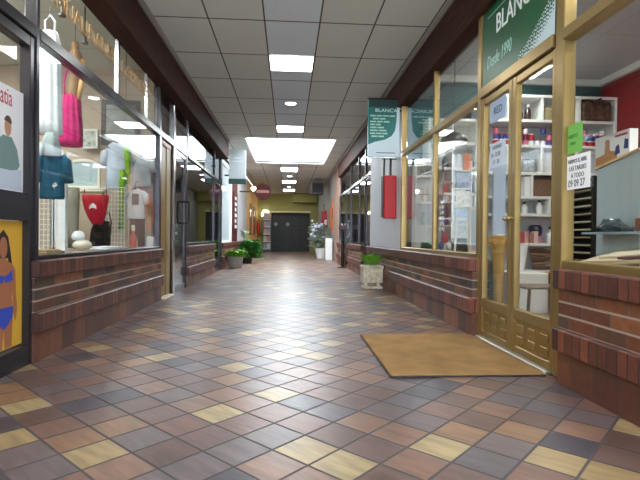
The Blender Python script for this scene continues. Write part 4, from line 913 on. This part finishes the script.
WICK = mat('wicker', (.46,.35,.27), .8, noise=.6, nscale=60, bump=1)
t = thing('basket', 'brown wicker basket filling one cube of the white shelving', 'basket', (3.68, 6.8, 1.46))
MB().box(3.49, 3.90, 6.65, 6.95, 1.462, 1.72, .015).build('body', WICK, t); MB().box(3.48, 3.91, 6.64, 6.96, 1.70, 1.735, .012).build('rim', mat('wicker_rim', (.22,.16,.13), .8), t)
tag(MB().box(3.36,3.44,6.65,6.9,1.46,1.74,.005).build('box', PAPER), 'upright white carton next to the wicker basket', 'box')
t = thing('paint_pot', 'dark blue pot with lid on the shelf above the driftwood', 'pot', (3.62, 6.72, .79)); MB().lathe([(0,0),(.08,0),(.095,.05),(.095,.12),(.07,.16),(0,.17)], (3.60,6.78,.89), 20).build('body', mat('navy_glaze', (.10,.14,.24), .3), t, True)
MB().lathe([(0,0),(.09,0),(.09,.1),(0,.1)], (3.60,6.78,.79), 16).build('stand', mat('pinkbox', (.80,.58,.62), .5), t, True)
for j in range(4): tag(B(3.30+.07*j, 3.36+.07*j, 6.64, 6.8, .79, .93+.03*(j%2), .004).build('carton', mat('carton_%d' % j, ((.70,.30,.32),(.80,.60,.58),(.62,.42,.36),(.86,.74,.70))[j], .5)), '%s small carton beside the dark blue pot' % ('rose','pale pink','tan','cream')[j], 'carton', 'small cartons on the low shelf')
t = thing('driftwood', 'bundle of brown sticks and bark on the lowest shelf', 'sticks', (3.68, 6.75, .4))
for j in range(7):
    a = random.uniform(-.5,.5); z = .44+j*.045
    MB().tube([(3.52,6.68+.02*j,z),(3.66,6.7,z+.03*a),(3.86,6.72,z+.12*a)], [.022,.026,.016], 8).build('stick', mat('bark_%d' % j, ((.40,.28,.20),(.55,.42,.30),(.30,.20,.16))[j%3], .8), t, True)
for j, (x, z, w_, h_, c) in enumerate(((4.40,2.55,.42,.27,(.33,.23,.18)),(4.40,1.46,.40,.24,(.40,.30,.22)))):
    t = thing('basket', ('tall dark basket of bark on the top shelf near the red wall','brown basket on the middle shelf behind the notice paper')[j], 'basket', (x, 6.8, z)); mm = mat('bark_basket_%d' % j, c, .9, noise=.7, nscale=14, bump=1)
    MB().box(x-w_/2, x+w_/2, 6.60, 6.95, z+.002, z+h_, .02).build('body', mm, t); MB().leaves((x, 6.68, z+h_*.7), (.34,.1,.10), 60, .14, .5, .3).build('bark', mm, t)
for j in range(4): tag(MB().box(2.80+.07*j, 2.86+.07*j, 6.66, 6.9, 1.80, 2.05, .004).build('book', mat('book_%d' % j, ((.85,.85,.88),(.72,.76,.82),(.30,.30,.36),(.86,.82,.74))[j], .5)), '%s book on the shelf behind the door notices' % ('white','pale blue','charcoal','cream')[j], 'book', 'books on the white shelving')
# pedestal behind the door leaf
t = thing('pedestal', 'yellow carved wooden pedestal behind the gold door', 'pedestal', (2.25, 5.0, 0))
PED = wood_mat('yellow_wood', (.70,.54,.28), (.82,.66,.38), (6,6,2), .5)
MB().lathe([(0,0),(.10,0),(.10,.04),(.055,.08),(.05,.3),(.06,.6),(.065,.68),(0,.68)], (2.25,5.0,0), 20).build('shaft', PED, t, True)
MB().lathe([(0,0),(.065,0),(.075,.02),(.068,.05),(.085,.09),(.095,.13),(.085,.16),(.095,.18),(.095,.2),(0,.2)], (2.25,5.0,.68), 20).build('capital', PED, t, True)
m = MB()
for s in (-1,1): m.cyl((2.25+s*.075,4.9,.82),(2.25+s*.075,5.1,.82),.032,seg=16)
m.build('scroll', PED, t, True)
t = thing('display_board', 'tall pale blue board standing on the yellow pedestal', 'board', (2.25, 5.0, .88))
B(2.18, 2.315, 4.985, 5.015, .881, 1.64, .004).build('board', mat('pale_blue_board', (.74,.80,.88), .4), t); B(2.21, 2.29, 4.97, 5.03, .88, .90).build('foot', WHITE, t)
tag(MB().box(2.10, 2.36, 5.12, 5.4, 0, .62, .02).build('crate', mat('teal_crate', (.08,.42,.38), .5)), 'teal crate on the floor behind the yellow pedestal', 'crate')
t = thing('vase', 'white flared vase behind the gold door, on the white cube', 'vase', (2.75, 5.6, .5)); MB().lathe([(0,0),(.06,0),(.06,.02),(.10,.3),(.10,.32),(.085,.32),(.05,.03),(0,.03)], (2.72,5.5,.46)).build('body', PAPER, t, True)
tag(B(2.62, 2.98, 5.3, 5.7, 0, .46, .01).build('display_cube', WHITE), 'white cube on the shop floor behind the gold door', 'cube')
t = thing('step_stool', 'grey-brown wooden step stool on the shop floor behind the gold door', 'stool', (2.5, 4.6, 0))
STW = wood_mat('grey_brown_wood', (.40,.34,.29), (.52,.45,.38))
B(2.3, 2.75, 4.5, 4.8, .36, .39, .01).build('seat', STW, t)
for x in (2.34, 2.71):
    for y in (4.54, 4.76): MB().cyl((x,y,0),(x + (.02 if x < 2.5 else -.02),y,.37),.016).build('leg', STW, t, True)
t = thing('table', 'low wooden table on the shop floor near the white cube', 'table', (3.4, 5.2, 0))
B(3.0, 3.8, 4.9, 5.5, .42, .46, .01).build('top', WOODG, t)
for x in (3.05, 3.75):
    for y in (4.95, 5.45): B(x-.02,x+.02,y-.02,y+.02,0,.42).build('leg', WOODG, t)

# window between white wall and doors
u = thing('shelf_unit', 'narrow white shelf unit in the shop window next to the white wall', 'shelving', (1.84, 6.5, .69))
MB().box(1.715, 1.735, 6.4, 6.58, .69, 1.85).box(1.945, 1.965, 6.4, 6.58, .69, 1.85).build('side_panels', WHITE, u); B(1.735, 1.945, 6.56, 6.58, .69, 1.85).build('back_panel', WHITE, u)
for z in (.705, 1.013, 1.33, 1.686, 1.838): B(1.735, 1.945, 6.4, 6.56, z-.014, z+.014).build('shelf', WHITE, u)
for z, c, nm in ((1.345,(.80,.72,.62),'cream'),(1.028,(.70,.78,.76),'pale green')):
    m = MB(); m.lathe([(0,0),(.04,0),(.055,.06),(.03,.14),(.035,.17),(0,.17)], (1.87,6.48,z), 16); tag(m.build('vase', mat('vase_'+nm.replace(' ','_'), c, .4), None, True), '%s vase in the narrow white shelf unit' % nm, 'vase', 'vases in the narrow shelf unit')
t = thing('holed_box', 'grey box with two dark round holes on top of the narrow white shelf unit', 'box', (1.84, 6.48, 1.70)); B(1.75,1.93,6.42,6.55,1.70,1.815,.006).build('body', GREYW, t)
for x in (1.80, 1.88): MB().cyl((x,6.412,1.757),(x,6.425,1.757),.028).build('hole', DARK, t)
u = thing('shelf_unit', 'lower white shelving on the teal wall behind the black pendant lamp', 'shelving', (2.33, 6.8, 0))
for x in (1.99, 2.33, 2.67): B(x-.018, x+.018, 6.68, 6.99, 0, 2.55).build('side_panel', WHITE, u)
for z in (.4, .76, 1.12, 1.48, 1.84, 2.2, 2.53): B(1.99, 2.67, 6.68, 6.97, z-.018, z+.018).build('shelf', WHITE, u)
B(1.99, 2.67, 6.97, 6.99, 0, 2.55).build('back_panel', WHITE, u)
cs = ((.30,.34,.60),(.86,.86,.90),(.72,.34,.36),(.55,.60,.72),(.80,.74,.62),(.24,.26,.32))
cn = ('violet-blue','white','brick','slate blue','sand','black')
for r_, z in enumerate((.778, 1.138, 1.498, 1.858)):
    for k in range(4):
        x = 2.06+.18*k; c = (r_*3+k*2) % 6; hh = .12+.04*((r_+k)%3)
        m = MB(); m.lathe([(0,0),(.045,0),(.05,.02),(.048,hh*.7),(.025,hh*.9),(.025,hh),(0,hh)], (x,6.76,z), 14)
        tag(m.build('jar', mat('ware_%d%d' % (r_,k), cs[c], .35), None, True), '%s jar on the lower white shelving, %s stocked shelf, %s from white wall' % (cn[c], ('lowest','second','third','topmost')[r_], ORD[k]), 'jar', 'jars on the lower white shelving')
def shoe(x, y, z, ang, label, m1):
    t = thing('shoe', label, 'shoe', (x,y,z), 'shoes on the window platform')
    b = MB(); b.box(x-.045,x+.045,y-.12,y+.12,z,z+.02,.008,2); b.turn((x,y,0),ang); b.build('sole', PAPER, t)
    b = MB(); b.loft([(x,y,z+.02,.042,.115),(x,y+.01,z+.045,.04,.105),(x,y+.04,z+.07,.036,.07),(x,y+.06,z+.10,.032,.045)],18); b.turn((x,y,0),ang); b.build('upper', m1, t, 'all')
ZEB = mat('patterned_black', (.14,.15,.20), .5, noise=.9, nscale=26)
shoe(1.83, 6.15, .69, .9, 'black patterned shoe on the platform, nearest the white wall', ZEB); shoe(1.95, 6.1, .69, .5, 'black patterned shoe second from the white wall', ZEB)
shoe(1.84, 5.25, .69, .8, 'white and black shoe just past the gold mullion', mat('patterned_white', (.75,.77,.82), .5, noise=.8, nscale=20)); shoe(1.95, 5.15, .69, .6, 'dark slate shoe behind the white and black one', DARK)
t = thing('pendant_lamp', 'black dome pendant lamp in the window left of the gold doors', 'lamp', (2.03, 5.8, 2.0))
MB().lathe([(.17,0),(.168,.02),(.14,.075),(.085,.115),(.03,.13),(0,.132)], (2.03,5.8,2.02), 28).build('shade', BLACK, t, True)
MB().lathe([(0,-.002),(.16,-.002),(.165,.0),(.0,.001)], (2.03,5.8,2.022), 24).build('inner_disc', emis('lamp_glow', (1,.90,.88), .9), t)
MB().cyl((2.03,5.8,2.14),(2.03,5.8,ZC),.006).build('cord', BLACK, t)
t = thing('picture_easel', 'white A-shaped easel at the foot of the window left of the gold doors', 'easel', (1.86, 5.0, .69))
for a, b in (((1.77,5.0,.69),(1.80,5.02,1.07)),((1.93,5.0,.69),(1.90,5.02,1.07))): MB().cyl(a,b,.011).build('leg', WHITE, t)
B(1.77,1.93,4.99,5.01,.86,.885).build('ledge', WHITE, t); B(1.79,1.91,5.01,5.03,1.04,1.07).build('top_bar', WHITE, t)
tag(B(1.80,1.93,5.03,5.2,.69,.85,.01).build('box', mat('dark_green_box', (.14,.20,.18), .5)), 'dark green box behind the white easel', 'box')
pic('framed_picture', 'brown and white frame leaning beside the white easel', 'picture frame', 1.97, 4.98, .69, 1.18, .115, mat('brown_white_frame', (.80,.72,.64), .5), mat('grey_glass', (.60,.64,.66), .3), .025)
t = thing('letter_rack', 'white wire rack of cards in the window, orange card on top', 'rack', (1.95, 5.25, .69))
for x in (1.86, 2.06): MB().cyl((x,5.3,.69),(x,5.3,1.75),.008).build('upright', WHITE, t)
for z in (.8, 1.0, 1.2, 1.4, 1.6): B(1.86, 2.06, 5.27, 5.33, z, z+.012).build('tray', WHITE, t)
cc = [(.86,.88,.92),(.72,.78,.88),(.90,.86,.82),(.66,.70,.80),(.82,.84,.86)]
for k, z in enumerate((.812, 1.012, 1.212, 1.412)): tag(B(1.88, 2.04, 5.28, 5.30, z, z+.17).build('card', mat('card_%d' % k, cc[k], .6, noise=.3, nscale=25)), 'pale card on the %s tray of the white wire rack' % ('lowest','second','third','fourth')[k], 'card', 'cards in the wire rack')
tag(B(1.96, 2.05, 5.28, 5.295, 1.612, 1.80).build('card', mat('orange_card', (.84,.46,.24), .6)), 'orange card on the topmost tray of the white wire rack', 'card')
for k in range(5):
    x = 1.86+.05*k
    tag(MB().lathe([(0,0),(.02,0),(.02,.09),(.012,.11),(0,.12)], (x,5.9,.69+.0), 10).build('bottle', mat('mini_%d' % k, ((.8,.8,.86),(.3,.35,.6),(.7,.3,.35),(.86,.86,.8),(.25,.25,.3))[k], .3), None, True), '%s small flask on the window platform past the mullion' % ('white','blue','rose','ivory','charcoal')[k], 'bottle', 'small flasks in the window')
t = thing('display_shelf', 'white two-tier glass shelf with trinkets behind the gold mullion', 'shelving', (2.1, 5.9, .69))
for x in (1.96, 2.30): MB().cyl((x,6.0,.69),(x,6.0,1.8),.01).build('upright', CHROME, t)
for z in (1.0, 1.3, 1.55): B(1.95,2.31,5.9,6.1,z,z+.012).build('shelf', WHITE, t)
for k in range(6):
    x, z = 2.0+.12*(k%3), 1.012+.3*(k//3)
    tag(MB().ball((x,5.98,z+.04),(.035,.035,.04),12).build('ornament', mat('orn_%d' % k, ((.22,.24,.45),(.75,.78,.85),(.6,.3,.3),(.85,.85,.9),(.35,.38,.5),(.7,.7,.6))[k], .4), None, True), '%s ornament on the white two-tier shelf' % ('navy','silver-blue','brick','white','slate','khaki')[k], 'ornament', 'ornaments on the two-tier shelf')

# notices on the glass
def notice(x, ya, yb, z0, z1, lines, label, m=PAPER, ink=INK):
    """a sheet on the right-hand glass, read from the arcade; ya is the far edge"""
    t = thing('notice', label, 'notice', (x, (ya+yb)/2, z0))
    B(x-.001, x+.001, yb, ya, z0, z1).build('sheet', m, t)
    for s_, size, yy, zz, st in lines: text('lettering', s_, size, ink, t, (x-.002, yy, zz), RR, UP, .001, st)
    return t
NX = GXR-.012
notice(GXR-.001, 2.797, 2.575, 1.145, 1.345, (('ABRIMOS EL ABRIL', .034, 2.788, 1.300, .66), ('LAS TARDES', .038, 2.775, 1.256, .80), ('A TODO', .036, 2.755, 1.214, .9), ('09 09 27', .060, 2.782, 1.160, .76)), 'white notice with blue lettered lines inside the window beside the wide gold post')
notice(GXR+.001, 2.797, 2.655, 1.36, 1.53, (('ABIERTO', .032, 2.79, 1.45, .72), ('TARDE', .024, 2.775, 1.41, .8)), 'bright green paper notice above the white notice by the gold post', mat('green_paper', (.44,.70,.32), .7), mat('green_ink', (.20,.45,.16), .6))
notice(GXR-.006, 3.90, 3.62, 1.80, 1.97, (('RED', .085, 3.84, 1.86, 1),), 'pale blue notice high on the gold door leaf by the long window', mat('blue_paper', (.66,.74,.86), .6))
notice(GXR-.006, 3.90, 3.62, 1.43, 1.63, (('HORARIO', .045, 3.85, 1.575, .85), ('10 - 13:30', .048, 3.885, 1.515, .9), ('17 - 20', .048, 3.85, 1.455, .9)), 'white opening hours notice on the gold door leaf, below the pale blue one', mat('blue_white_paper', (.80,.85,.92), .6))

# window on the camera side
c = thing('sales_counter', 'tall pale grey counter panel with wooden top edge inside the near shop window', 'counter', (2.35, 2.6, 0))
MB().plate_x([(2.86,.662),(3.28,.662),(3.28,1.345),(2.86,1.41)], 2.19, .02).build('panel', mat('counter_grey', (.70,.75,.78), .35), c)
MB().prism([(3.285,1.345),(2.85,1.41),(2.85,1.425),(3.285,1.36)], lambda p: (2.17,p[0],p[1]), lambda p: (2.42,p[0],p[1])).build('top_edge', wood_mat('beech', (.80,.66,.50), (.88,.76,.60)), c)
B(2.21, 2.42, 2.0, 3.28, .662, .68).build('base', WHITE, c)
t = thing('wall_panel', 'white upright board beyond the counter against the red wall', 'board', (2.45, 2.4, .66)); B(2.43, 2.46, 1.4, 2.92, .662, 1.47, .005).build('board', WHITE, t); B(2.415, 2.43, 1.5, 2.75, .75, 1.40).build('inset', mat('pale_inset', (.80,.84,.88), .3), t)
t = thing('puzzle_box', 'white box printed with a child and toys, standing on the counter', 'box', (2.30, 3.25, 1.38))
MB().prism([(3.44,1.385),(3.08,1.425),(3.08,1.60),(3.44,1.60)], lambda p: (2.28,p[0],p[1]), lambda p: (2.34,p[0],p[1])).build('carton', PAPER, t)
m = MB(); m.plate_x([(3.43,1.39),(3.2,1.415),(3.2,1.47),(3.28,1.48),(3.36,1.46),(3.43,1.45)], 2.277, .003); m.build('print_floor', mat('print_tan', (.72,.52,.30), .6), t)
m = MB(); m.plate_x([(3.33,1.44),(3.27,1.44),(3.28,1.52),(3.32,1.52)], 2.275, .003).plate_x(ell(3.30,1.54,.022,.026,14), 2.275, .003); m.build('print_child', SKIN, t)
m = MB(); m.plate_x([(3.22,1.44),(3.17,1.45),(3.18,1.51),(3.21,1.50)], 2.275, .003).plate_x([(3.13,1.47),(3.09,1.47),(3.09,1.53),(3.12,1.54)], 2.275, .003); m.build('print_toy', mat('print_blue', (.22,.28,.50), .6), t)
m = MB(); m.box(2.276, 2.28, 3.10, 3.22, 1.565, 1.58); m.build('print_line', mat('print_rose', (.72,.36,.40), .6), t)
# slatted rack
t = thing('slatted_rack', 'black rack with pale slats beside the white notice in the near window', 'rack', (2.30, 3.64, .66))
B(2.34, 2.36, 3.46, 3.80, .665, 1.33).build('back', BLACK, t)
for k in range(11): B(2.27, 2.34, 3.47, 3.79, .68+k*.06, .692+k*.06).build('slat', mat('slat_%d' % k, (.74,.70,.62) if k % 3 else (.62,.52,.42), .5), t)
for y in (3.46, 3.79): B(2.27, 2.36, y-.008, y+.008, .665, 1.33).build('side', BLACK, t)
B(2.2, 2.5, 3.42, 3.84, 0, .664).build('cabinet', WHITE, t)
t = thing('board_stack', 'beige wooden boards lying tilted on the near window platform', 'boards', (1.95, 2.2, .66))
def slab(pts, th): return MB().prism(pts, lambda p: tuple(p), lambda p: (p[0], p[1], p[2]-th))
slab([(1.75,2.785,.715),(2.17,3.02,.785),(2.17,1.4,.90),(1.75,1.4,.82)], .02).build('board', wood_mat('pale_board', (.72,.63,.50), (.80,.71,.58), (6,1,6)), t)
slab([(1.82,2.70,.748),(2.0,2.80,.779),(2.0,1.5,.882),(1.82,1.5,.850)], .012).build('top_board', wood_mat('cream_board', (.74,.68,.57), (.82,.76,.66), (6,1,6)), t)
tag(slab([(1.755,2.45,.758),(1.80,2.45,.766),(1.80,1.6,.832),(1.755,1.6,.824)], .012).build('plum_board', mat('plum', (.38,.26,.28), .5)), 'plum-coloured strip lying on the tilted beige boards', 'board')
t = thing('car_reflection', 'dark grey solid shape put in for a car reflection, before the counter panel', 'reflection shape', (2.11, 2.98, .90))  # solid car shape put in for a car reflection
B(2.03, 2.19, 1.6, 3.20, .885, .90).build('glass_shelf', mat('shelf_blue', (.62,.70,.76), .1), t)
MB().loft([(2.11,2.98,.902,.05,.17),(2.11,2.98,.93,.052,.175),(2.11,3.0,.95,.045,.10),(2.11,3.01,.985,.035,.07)], 24).build('body', mat('car_grey', (.25,.29,.32), .2, .3), t, 'all')
for y in (2.88, 3.08): MB().cyl((2.055,y,.915),(2.07,y,.915),.016).build('wheel', BLACK, t, True)
t = thing('toy_block', 'small brown wooden toy block beside the grey car reflection shape', 'toy', (2.11, 2.70, .90)); B(2.08, 2.14, 2.64, 2.76, .901, .985, .008).build('body', mat('toy_brown', (.50,.30,.20), .5), t); MB().ball((2.11,2.70,1.0),.022,12).build('head', WOODG, t, True)

# dark shop beyond the white wall: a dressed dummy
t = thing('mannequin', 'white-draped dummy inside the dark window beyond the white wall', 'mannequin', (2.2, 12.6, 0))
MB().loft([(2.25,12.9,.75,.14,.08),(2.25,12.9,1.0,.12,.07),(2.25,12.9,1.3,.11,.08),(2.25,12.9,1.5,.12,.07),(2.25,12.9,1.56,.05,.04)], 22, .05, 6).build('drape', PAPER, t, 'all')
MB().cyl((2.25,12.9,0),(2.25,12.9,.8),.02).build('pole', CHROME, t, True); MB().ball((2.25,12.9,1.66),(.07,.08,.1),14).build('head', DARK, t, True)
for j, (x, y) in enumerate(((2.3, 10.9), (2.4, 11.6), (2.3, 14.5))):
    t = thing('mannequin', ('dark dressed dummy nearest the white wall, in the dark window','dark dressed dummy beside the white-draped one','dark dressed dummy next to the pinkish pier')[j], 'mannequin', (x, y, 0))
    MB().loft([(x,y,.6,.16,.1),(x,y,1.0,.14,.09),(x,y,1.3,.12,.08),(x,y,1.5,.15,.08),(x,y,1.56,.05,.04)], 22, .05, 6).build('coat', fabric('coat_%d' % j, ((.12,.12,.14),(.25,.10,.12),(.15,.18,.25))[j]), t, 'all')
    MB().cyl((x,y,0),(x,y,.7),.02).build('pole', CHROME, t, True); MB().ball((x,y,1.66),(.07,.08,.1),14).build('head', OFFW, t, True)
added_panel(3.0, 11.0, ZC, 'added light panel in the dark shop beyond the white wall', .3, .3, emis('added_dim_panel', (1,.97,.9), 2))  # added lamp for the dark interior

# ------------------------------------------------------------------ camera, light, view
F = 480.; ROLL = .010; VX, VY = 288., 236.5
yaw = math.atan((320-VX)/F); pitch = -(240-(VY+ROLL*(320-VX)))/F
cam = bpy.data.cameras.new('camera'); co = bpy.data.objects.new('camera', cam); COL.objects.link(co)
cam.sensor_width = 36; cam.lens = 36*F/640; cam.clip_start = .05
co.matrix_world = Matrix.Translation((0,0,.85)) @ Matrix.Rotation(-yaw, 4, 'Z') @ Matrix.Rotation(PI/2+pitch, 4, 'X') @ Matrix.Rotation(ROLL, 4, 'Z')
sc.camera = co
wd = bpy.data.worlds.new('daylight'); sc.world = wd; wd.use_nodes = True
bg = wd.node_tree.nodes['Background']; bg.inputs[0].default_value = (.80, .90, 1, 1); bg.inputs[1].default_value = 4.8
sc.view_settings.view_transform = 'Standard'; sc.view_settings.look = 'None'; sc.view_settings.gamma = 1
sc.view_settings.use_curve_mapping = False; sc.view_settings.exposure = 1.25
sc.cycles.use_denoising = True; sc.cycles.transparent_max_bounces = 24; sc.cycles.max_bounces = 10; sc.cycles.diffuse_bounces = 5
sc.cycles.sample_clamp_indirect = 6
